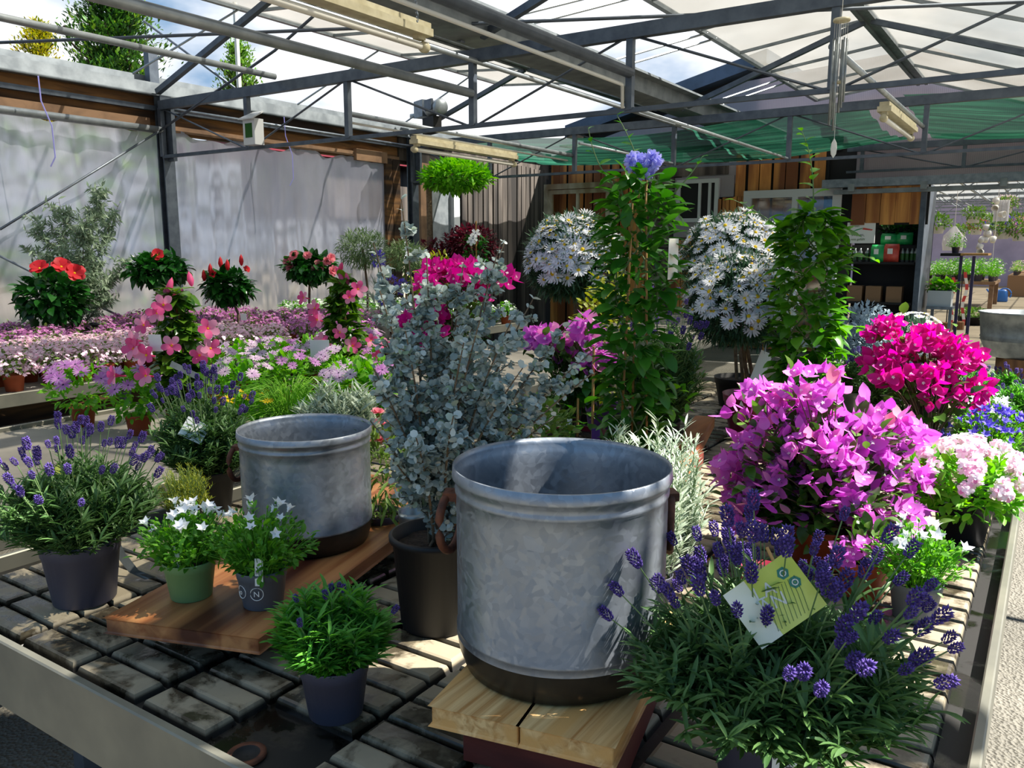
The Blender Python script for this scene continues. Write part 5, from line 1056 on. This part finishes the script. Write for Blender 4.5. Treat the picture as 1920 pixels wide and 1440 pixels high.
# grey wispy eucalyptus tree in black tub
EP=onray(152,6.75,T); t=potted('grey_eucalyptus_tree',EP,.145,.17,'black','wispy grey-green multi-stemmed tree in a black tub on the far bench','tree',style='tall')
def loc2(px,py,d,w=.28): q=onray(px,d,zat(d,py)); return (q.x-EP.x,q.y-EP.y,q.z-EP.z,w)
eucalyptus(t,.14,[loc2(195,335,6.6,.3),(loc2(60,400,6.7,.35)),loc2(110,372,6.8,.35),loc2(165,395,6.5,.35),loc2(225,380,6.9,.3),loc2(255,480,6.9,.3),loc2(45,460,6.6,.25),loc2(110,460,6.6,.3),loc2(215,560,6.7,.15),loc2(170,470,6.9,.3)],60,.055,'euc2',t_leaf(.3,((0,.3),(.4,1),(1,.1)),.2))
# alliums / purple standard
p=vert(712,7.1,T); t=potted('allium_plant',p,.08,.13,'silver','purple globe flowers on tall stems behind the second mandevilla','flowering plant'); 
for x,y,r in ((708,485,.055),(735,532,.06),(752,537,.05),(722,560,.05)):
    q=onray(x,7.1,zat(7.1,y)); P=(q.x-p.x,q.y-p.y,q.z-T); b=MB(); b.rod((0,0,.1),P,.004,5); b.obj('flower_stem',M['stem'],t); leafball('flower_globe',t,'bluep',T_LOBED,140,P,(r,r,r),.03,.8,up=0,rnd=.2)
leafball('foliage',t,'silverl',T_NARROW,160,(0,0,.3),(.12,.12,.2),.12,.2)
# rear plants near second post
def floorplant(name,px,d,z0,lab,cat,fn,potr=.16,pot='black'):
    p=vert(px,d,z0); t=potted(name,p,potr,potr*1.5,pot,lab,cat); fn(t,p); return t
D=10.0
def bonsai(t,p):
    h=zat(D,335)-0; b=MB(); b.tubes([[(0,0,.2),(.01,0,h*.5),(0,0,h)]],[[.05,.04,.035]],10); 
    b.obj('trunk',M['bark'],t,True); c=( .28*rx+.06,.28*ry,h+.02); 
    b=MB(); 
    for a in np.arange(6)*PI/3: b.rod((0,0,h-.1),(c[0]+math.cos(a)*.3,c[1]+math.sin(a)*.3,h+.03),.012,5)
    b.obj('branches',M['bark'],t,True); leafball('crown',t,'bright_l',T_LOBED,2600,c,(.42,.42,.17),.085,.3)
floorplant('umbrella_tree',806,D,0,'flat-topped bright green trained tree under the long lamp','tree',bonsai,.2)
def maple(t,p):
    h=zat(9.9,455); branches(t,(0,0,.2),[(rng.normal(0,.25),rng.normal(0,.2),h+rng.uniform(-.2,.15)) for _ in range(14)],.02,'darkbark'); leafball('foliage',t,'maple',T_LOBED,2600,(0,0,h-.05),(.34,.34,.26),.07,.2,up=-.4)
floorplant('japanese_maple',880,9.9,0,'dark burgundy maple before the dark boards','maple',maple)
def maple2(t,p):
    h=zat(9.8,480); branches(t,(0,0,.2),[(rng.normal(0,.15),rng.normal(0,.15),h+rng.uniform(-.3,.1)) for _ in range(8)],.015,'darkbark'); leafball('foliage',t,'maple',T_LOBED,1100,(0,0,h-.1),(.24,.24,.3),.06,.2,up=-.4)
floorplant('japanese_maple',812,9.8,0,'smaller burgundy maple left, half behind the eucalyptus','maple',maple2)
def clem(t,p):
    h=zat(9.3,440); climber(t,.2,[(.25,.12),(h*.6,.14),(h,.1)],420,'hib_l',.09,T_OVAL); b=MB(); b.rod((0,0,.2),(0,0,h+.15),.008,6); b.obj('stake',M['stake'],t)
    for x,y in ((887,447),(892,437),(884,452)): q=onray(x,9.1,zat(9.1,y)); child('white_flower',WFL[0],t,mat4((q.x-p.x,q.y-p.y,q.z),(-hx,-hy,.3),.10))
floorplant('white_flowered_climber',893,9.3,0,'dark climber with white open flowers on a stake before the maple','climber',clem)
def shrubf(t,p): leafball('foliage',t,'heath',T_OVAL,900,(0,0,zat(9.5,530)-.1),(.3,.3,.45),.07,.2); b=MB(); b.rod((0,0,.2),(0,0,1.0),.015,6); b.obj('trunk',M['bark'],t)
floorplant('variegated_shrub',820,9.5,0,'yellow-green shrub in the aisle behind the eucalyptus','shrub',shrubf)
# shelf niche: sign, bags, bottles
Y=YB-.02
t=thing('product_shelf',(0,0,0),'black shelving unit in the niche under the orange boards','shelf')
for z,n in ((1.34,'shelf_board'),(.78,'shelf_board'),(.35,'shelf_board')):
    b=MB(); b.box((-2.52,Y,z-.03),(-1.64,Y+.45,z)); b.obj(n,M['dark'],t)
b=MB(); b.box((-2.52,Y+.46,.1),(-1.64,Y+.5,1.9)); b.obj('back_panel',M['dark'],t)
b=MB(); x0=at(1590,418,y=Y).x; x1=at(1640,455,y=Y).x; b.box((x0,Y-.03,1.6),(x1,Y-.01,1.89)); o=b.obj('shop_sign',M['paper']); tag(o,'white sign with a green and red swoosh and the word Wissen','sign')
for s,z,mt,sz in (('green',1.84,'stem',.045),('Wissen,',1.715,'ink',.055),('was gefällt',1.655,'stem',.045)): lettering(s,o,(x0+.06,Y-.035,z),(PI/2,0,0),sz,mt,'LEFT')
b=MB(); slab(b,[(x0+.07,Y-.034,1.76),(x0+.2,Y-.034,1.80),(x0+.22,Y-.034,1.815),(x0+.12,Y-.034,1.79)],(0,.003,0)); b.obj('green_swoosh',M['greenbag'],o)
b=MB(); slab(b,[(x0+.2,Y-.034,1.79),(x0+.33,Y-.034,1.775),(x0+.34,Y-.034,1.79),(x0+.22,Y-.034,1.815)],(0,.003,0)); b.obj('red_swoosh',M['redbag'],o)
def bag(x,z,w,h,mt,lab,grp=None,yy=.1):
    b=MB(); n=6; V=[];
    for k,(zz,dd_) in enumerate(((0,.06),(h*.3,.075),(h*.8,.06),(h,.012))):
        for (sx,sy) in ((-1,-1),(1,-1),(1,1),(-1,1)): V.append((x+sx*w/2*(1-.06*(k==3)),Y+yy+sy*dd_,z+zz))
    b.add(V,[(3,2,1,0)]+[(k*4+i,k*4+(i+1)%4,k*4+4+(i+1)%4,k*4+4+i) for k in range(3) for i in range(4)]+[(12,13,14,15)]); o=b.obj('product_bag',M[mt],None,True); b=MB(); b.box((x-w*.25,Y+yy-.078,z+h*.45),(x+w*.1,Y+yy-.072,z+h*.75)); b.obj('bag_label',M['paper'],o); return tag(o,lab,'bag',grp)
bag(-2.02,1.58,.22,.16,'greenbag','green bag at the back of the top shelf, left one',yy=.3); bag(-1.82,1.58,.2,.17,'greenbag','green bag at the back of the top shelf, right one',yy=.3)
b=MB(); b.box((-2.5,Y+.2,1.34),(-1.66,Y+.42,1.575)); tag(b.obj('display_riser',M['dark']),'black riser at the back of the product shelf','riser')
bag(-2.13,1.34,.17,.24,'greenbag','green and white bag in front row of the shelf'); bag(-1.95,1.34,.19,.25,'redbag','red bag in the front row of the shelf beside the green one')
bot=None
for i,x in enumerate((-2.5,-2.43,-2.36,-2.27,-1.81,-1.75,-1.69,-1.64)):
    if bot is None:
        bot=thing('bottle',(x,Y+.08,1.34),'small labelled bottle on the front edge of the product shelf','bottle','bottles on the product shelf'); b=MB(); b.lathe([(.001,0),(.026,0),(.027,.14),(.012,.165),(.012,.19),(.001,.19)],10); b.obj('body',M['silver'],bot,True); b=MB(); b.lathe([(.028,.03),(.028,.12)],10); b.obj('bottle_label',M['hib_l'],bot,True)
    else: dup(bot,(x,Y+.08,1.34),i)
for i,x in enumerate((-2.4,-2.15,-1.88)): 
    b=MB(); b.box((x-.1,Y+.05,.78),(x+.1,Y+.25,1.0)); o=b.obj('carton',M['brownbox']); tag(o,('brown carton on the lower shelf, left one','brown carton on the lower shelf, middle one','brown carton on the lower shelf, right one')[i],'carton')
leafball('x',None,'hib_l',T_BROAD,1,(0,0,-60),(.1,.1,.1),.01) if False else None
p=(-1.95,YB+.3,1.58); t=potted('shelf_plant',(-1.9,YB+.4,1.6),.05,.07,'black','dark leafy plant with purple blooms above the bags','plant'); leafball('foliage',t,'hib_l',T_BROAD,200,(0,0,.2),(.3,.12,.09),.09,.2); 
# ================================================================= FAR HALL (seen through the opening)
hl=thing('hall_roof',(0,0,0),None,None); hl['kind']='structure'
b=MB(); b.box((-8,YB+1.2,3.4),(7,38,3.43)); b.obj('roof_glazing',M['polyroof'],hl)
b=MB(); b.box((-8,38,0),(7,38.2,3.4)); struct(b.obj('wall_hall_end',M['lilacwall']))
b=MB(); b.box((-8,15,1.7),(-7.8,38,2.4)); struct(b.obj('wall_hall_left',M['lilacwall']))
for i in range(7):
    y=14.5+i*3; t=thing('hall_truss',(0,y,0),None,None) ; t['label']='thin lattice truss of the far hall roof'; t['category']='truss'; t['group']='trusses of the far hall'
    b=MB(); b.beam((-6,0,3.0),(6,0,3.0),.05,.05); b.beam((-6,0,2.65),(6,0,2.65),.04,.04); b.obj('chords',M['steel'],t)
    b=MB(); 
    for k in range(24): b.rod((-6+k*.5,0,2.65 if k%2 else 3.0),(-5.5+k*.5,0,3.0 if k%2 else 2.65),.012,4)
    b.obj('web',M['steel'],t)
for i,x in enumerate((-2.6,-1.9,-1.2,-.5,.2,.9)):
    pipe([(x,YB+1.3,2.9),(x,34,2.9)],.02,'thin pipe running along the far hall roof','pipe',6)['group']='thin pipes of the far hall'
def htable(x0,x1,y0,y1,z,lab):
    t=thing('sales_table',(0,0,0),lab,'table'); b=MB(); b.box((x0,y0,z-.08),(x1,y1,z)); b.obj('table_top',M['gwood'],t)
    for x in (x0+.08,x1-.08):
        for y in (y0+.1,y1-.1): b=MB(); b.beam((x,y,0),(x,y,z-.08),.1,.1,up=(0,1,0)); b.obj('leg',M['gwood'],t)
    return t
def hp(px,d): return onray(px,d,0)
q0=hp(1742,21.5); q1=hp(1850,15.5); htable(q0.x-.3,q0.x+1.45,q0.y,q0.y+2.2,.68,'weathered grey plant table just beyond the opening')
cx=q0.x+.4; cy=q0.y
gl=['leafy green plant on the weathered hall table']
pr=None
for i in range(18):
    x=q0.x-.2+ (i%6)*.31; y=q0.y+.2+(i//6)*.5
    if pr is None: pr=bedplant('hall_plant','leafy green plant on the weathered hall table','plant','plants on the hall table','bed3','bright_l',.19,.28,22,.035,.07,'gpot',nl=380); pr.location=(x,y,.68); pr.scale=(1.3,)*3
    else: dup(pr,(x,y,.68),random.random()*6,sc=random.uniform(1.1,1.6))
q=hp(1893,26); pr2=bedplant('herb_plant','low plant on the beige hall bench','plant','plants on the beige hall benches','bed1','grass',.2,.3,20,.04,.08,'gpot',nl=200)
b=MB(); b.box((q.x-.1,q.y,0),(q.x+1.2,q.y+3,.66)); b.box((q.x+.1,q.y+4,0),(q.x+1.4,q.y+7,.66)); tag(b.obj('hall_bench_block',M['brownbox']),'beige block benches lining the hall aisle','bench',)
k=0
for i in range(20):
    x=q.x+.1+(i%4)*.34; y=q.y+.2+(i//4)*.5
    if k==0: pr2.location=(x,y,.66); k=1
    else: dup(pr2,(x,y,.66),random.random()*6,sc=random.uniform(.8,1.3))
# watering can
w=onray(1872,17.5,0); w=onray(1876,23.5,.0); t=thing('watering_can',(w.x,w.y,.0),'blue plastic watering can on the hall floor','watering can'); 
b=MB(); b.lathe([(.001,0),(.12,0),(.13,.02),(.115,.22),(.09,.25),(.08,.25),(.001,.2)],20,sy=.75); b.obj('body',M['blue'],t,True)
b=MB(); b.tubes([[(-.1,0,.05),(-.2,0,.16),(-.28,0,.26)]],[[.03,.02,.018]],8,cap=True); b.obj('spout',M['blue'],t,True)
a=np.linspace(-.6,2.6,12); b=MB(); b.tubes([np.stack([.06+np.cos(a)*.12,0*a,.16+np.sin(a)*.12],-1)],.014,8); b.obj('handle',M['blue'],t,True)
t.scale=(1.35,)*3 if t['category']=='watering can' else t.scale
# table on trestle with orange top, crate, hanging things
q0=hp(1720,13.6)
t=thing('folding_table',(0,0,0),'narrow table with black frame and pale wooden top in the opening','table'); 
b=MB(); b.box((-1.42,13.3,1.42),(-1.16,13.9,1.46)); b.obj('table_top_dark',M['dark'],t); b=MB(); b.box((-1.16,13.25,1.43),(-.82,13.9,1.46)); b.obj('table_top_pale',M['stake'],t)
for x in (-1.16,-1.0): b=MB(); b.beam((x,13.4,0),(x,13.4,1.42),.04,.04,up=(0,1,0)); b.obj('leg',M['screenblue'],t)
pr=dup(pr,(-1.25,13.5,1.46),1,label='leafy plant on the black and pale folding table',sc=.8); 
if 'group' in pr: del pr['group']
t=thing('white_crate',(0,0,0),'white plastic crate with lettuce-green plants beside the niche','crate'); b=MB(); b.box((-1.5,12.95,.72),(-1.2,13.2,.94)); b.obj('crate_body',M['pvc'],t); t2=thing('sales_stand',(0,0,0),'stand carrying the white crate','stand'); b=MB(); b.box((-1.5,12.9,.68),(-1.17,13.25,.72)); b.beam((-1.45,13.2,0),(-1.45,13.2,.68),.04,.04,up=(0,1,0)); b.beam((-1.22,13.2,0),(-1.22,13.2,.68),.04,.04,up=(0,1,0)); b.obj('stand_frame',M['steel'],t2)
for i,x in enumerate((-1.43,-1.34,-1.25)): t=potted('lettuce_plant',(x,13.08,.9),.05,.06,'gpot',('bright green seedling in the white crate, left one','bright green seedling in the white crate, middle one','bright green seedling in the white crate, right one')[i],'plant'); leafball('foliage',t,'bright_l',T_BROAD,50,(0,0,.1),(.1,.1,.09),.09,.2)
# carrier bags hanging
def carrier(px,py0,py1,wpx,d,lab):
    p=onray(px,d,zat(d,py1)); h=(py1-py0)*mpp(d); w=wpx*mpp(d)/2; t=thing('carrier_bag',tuple(p),lab,'plastic bag',rz=az); b=MB(); N=20; rows=((0,.9,.08),(.3,1,.1),(.62,.95,.07),(.8,.55,.04),(1,.15,.01)); V=[]
    for (tz,k,dp) in rows:
        for j in range(N): a=j*2*PI/N; V.append((math.cos(a)*w*k*(1+.06*math.sin(a*7)),math.sin(a)*dp*(1+.2*math.sin(a*5)),tz*h))
    b.add(V,np.array([(k*N+j,k*N+(j+1)%N,(k+1)*N+(j+1)%N,(k+1)*N+j) for k in range(4) for j in range(N)])); b.obj('bag_body',M['bagfilm'],t,True); b=MB(); b.lathe([(.001,0),(w*.22,0)],16); o=b.obj('printed_spot',M['ink'],t); o.location=(-.02,-.115,h*.22); o.rotation_euler=(PI/2,0,0); b=MB(); b.rod((0,0,h),(0,0,h+.6),.004,4); b.obj('cord',M['white'],t)
M['bagfilm']=poly('thin_white_film',('#e8e8ea','#d8d8dc','#cccccc'),None,.5,.15)
carrier(1786,425,470,38,13.2,'white carrier bag hanging in the opening over the folding table')
p=onray(1853,12.9,0); z1=zat(12.9,375); z0_=zat(12.9,415); b=MB(); N=16; V=[]
for zz in (z0_,(z0_+z1)/2,z1):
    for j in range(N): u=j/(N-1); V.append((p.x+(u-.5)*.24*rx,p.y+.02*math.sin(u*20)+(u-.5)*.24*ry,zz))
V+=[(x,y+.012,z) for x,y,z in V]; n0=3*N; b.add(V,np.array([(k*N+j,k*N+j+1,(k+1)*N+j+1,(k+1)*N+j) for k in range(2) for j in range(N-1)]+[(n0+k*N+j,n0+(k+1)*N+j,n0+(k+1)*N+j+1,n0+k*N+j+1) for k in range(2) for j in range(N-1)])); tag(b.obj('white_cloth',M['bagfilm'],None,True),'square white sheet of film hanging beside the bag garland','plastic sheet')
# garland of upturned white cups
cup=None
for i,(x,y) in enumerate(((1868,388),(1874,402),(1843,425),(1846,438),(1838,452),(1848,453),(1861,454),(1870,380),(1843,463),(1841,472))):
    q=onray(x,12.6,zat(12.6,y))
    if cup is None: cup=thing('hanging_cup',tuple(q),'small white cup strung on a hanging line in the opening','cup','white cups hanging on strings'); b=MB(); b.lathe([(.001,0),(.035,0),(.05,.08),(.045,.08),(.03,.01)],14); b.obj('cup_body',M['white'],cup,True); cup.rotation_euler=(2.0,.5,0)
    else: c=dup(cup,tuple(q),i*1.3); c.rotation_euler=(1.2+i*.4,.5*i,i)
b=MB(); q=onray(1845,12.62,0); b.rod((q.x,q.y,zat(12.6,490)),(q.x,q.y,2.42),.004,4); tag(b.obj('string',M['white']),'string holding the white cups','string')
# hanging baskets
def basket(px,py,d,fm,lab,pot='pvc',fsz=.045):
    p=onray(px,d,zat(d,py)); t=thing('hanging_basket',tuple(p),lab,'hanging basket'); add_pot(t,.13,.13,pot,withsoil=False,n=16); leafball('foliage',t,'con3',T_OVAL,260,(0,0,.2),(.24,.24,.13),.07,.2); 
    if fm: leafball('blossoms',t,fm,T_LOBED,160,(0,0,.23),(.25,.25,.13),fsz,.7)
    b=MB(); 
    for a in (0,2.1,4.2): b.rod((math.cos(a)*.12,math.sin(a)*.12,.13),(0,0,.5),.004,4)
    b.rod((0,0,.5),(0,0,2.9-p.z),.004,4); b.obj('hanger',M['steel'],t)
basket(1756,438,14.5,'','hanging basket with dark trailing leaves and a white pot, left in the hall')
basket(1877,448,13.6,'bluep','hanging basket of violet flowers right of the cups')
basket(1898,446,14.2,'yellow','hanging basket of yellow flowers at the right edge')
basket(1912,452,13.4,'bed2','hanging basket of mauve flowers at the far right')
for i,(px,py,d) in enumerate(((1830,440,19),(1860,425,22),(1800,445,21),(1905,425,20),(1885,400,17),(1825,418,17))): basket(px,py,d,('red','bed3','','','bed1','')[i],f'{("red-flowered","white-flowered","leafy","mid-green","pink-flowered","dark leafy")[i]} hanging basket deeper in the hall')
# barrier tape strips
for i,(px,d,l) in enumerate(((1780,15.3,'red and white barrier tape hanging left, on a black pole'),(1803,15.5,'red and white barrier tape, right strand by the hall table'))):
    p=onray(px,d,0); t=thing('barrier_tape',(p.x,p.y,0),l,'tape',rz=az); z0_=zat(d,610); z1=zat(d,(520,510)[i]); n=9
    for m_ in (0,1):
        b=MB()
        for k in range(n):
            if k%2==m_: f0=z0_+(z1-z0_)*k/n; f1=z0_+(z1-z0_)*(k+1)/n; s=.03*math.sin(k*1.1+i); s2=.03*math.sin((k+1)*1.1+i); slab(b,[(-.03+s,0,f0),(.03+s,0,f0),(.03+s2,0,f1),(-.03+s2,0,f1)],(0,.003,0))
        b.obj(('red_stripe','white_stripe')[m_],M[('redtape','white')[m_]],t)
    b=MB(); b.rod((-.06,.02,0),(-.06,.02,z1+.05),.01,6); b.lathe([(.001,0),(.1,0),(.1,.14),(.09,.15),(.001,.15)],14,o=(-.06,.02,0),m=1); b.obj('pole',[M['dark'],M['log']],t)
p=onray(1822,16.5,0); t=potted('ground_cover_tray',(p.x,p.y,0),.3,.16,'dark','tray of low green plants on the floor beside the tape','plant'); leafball('foliage',t,'con3',T_OVAL,500,(0,0,.2),(.35,.3,.12),.07,.2)
# ================================================================= LIGHT AND SKY
W=bpy.data.worlds.new('World'); SC.world=W; W.use_nodes=True; nt=W.node_tree; nt.nodes.clear(); N=nt.nodes.new
out=N('ShaderNodeOutputWorld'); bg=N('ShaderNodeBackground'); tc=N('ShaderNodeTexCoord'); mp=N('ShaderNodeMapping'); mp.inputs['Scale'].default_value=(1,1,2.2); mp.inputs['Location'].default_value=(.35,.1,.0)
nz=N('ShaderNodeTexNoise'); nz.inputs['Scale'].default_value=2.6; nz.inputs['Detail'].default_value=6; nz.inputs['Roughness'].default_value=.52
rp=N('ShaderNodeValToRGB'); rp.color_ramp.elements[0].position=.40; rp.color_ramp.elements[1].position=.53; rp.color_ramp.elements[0].color=lin('#86bdf0'); rp.color_ramp.elements[1].color=(1.6,1.63,1.7,1)
nt.links.new(tc.outputs['Generated'],mp.inputs[0]); nt.links.new(mp.outputs[0],nz.inputs['Vector'])
dt=N('ShaderNodeVectorMath'); dt.operation='DOT_PRODUCT'; dt.inputs[1].default_value=(-.62,.74,.25); nt.links.new(tc.outputs['Generated'],dt.inputs[0]); ma=N('ShaderNodeMath'); ma.operation='MULTIPLY_ADD'; ma.inputs[1].default_value=.13; nt.links.new(dt.outputs['Value'],ma.inputs[0]); nt.links.new(nz.outputs[0],ma.inputs[2]); sb=N('ShaderNodeMath'); sb.operation='SUBTRACT'; sb.inputs[1].default_value=.10; nt.links.new(ma.outputs[0],sb.inputs[0]); nt.links.new(sb.outputs[0],rp.inputs[0]); nt.links.new(rp.outputs[0],bg.inputs[0]); nt.links.new(bg.outputs[0],out.inputs[0]); bg.inputs[1].default_value=.65
SUNAZ=(.80,.60); EL=math.radians(52)
s=bpy.data.lights.new('sun','SUN'); s.energy=13.5; s.angle=math.radians(.55); s.color=(1,.955,.88); so=bpy.data.objects.new('sun',s); COL.objects.link(so)
d=Vector((-SUNAZ[0]*math.cos(EL),-SUNAZ[1]*math.cos(EL),-math.sin(EL))); so.rotation_euler=d.to_track_quat('-Z','Y').to_euler(); so.location=(6,2,8)
vs_=SC.view_settings; vs_.view_transform='Standard'; vs_.look='None'; vs_.exposure=.2; vs_.gamma=1; vs_.use_curve_mapping=False
SC.cycles.max_bounces=8; SC.cycles.transparent_max_bounces=12; SC.cycles.caustics_reflective=False; SC.cycles.caustics_refractive=False; SC.cycles.use_denoising=True
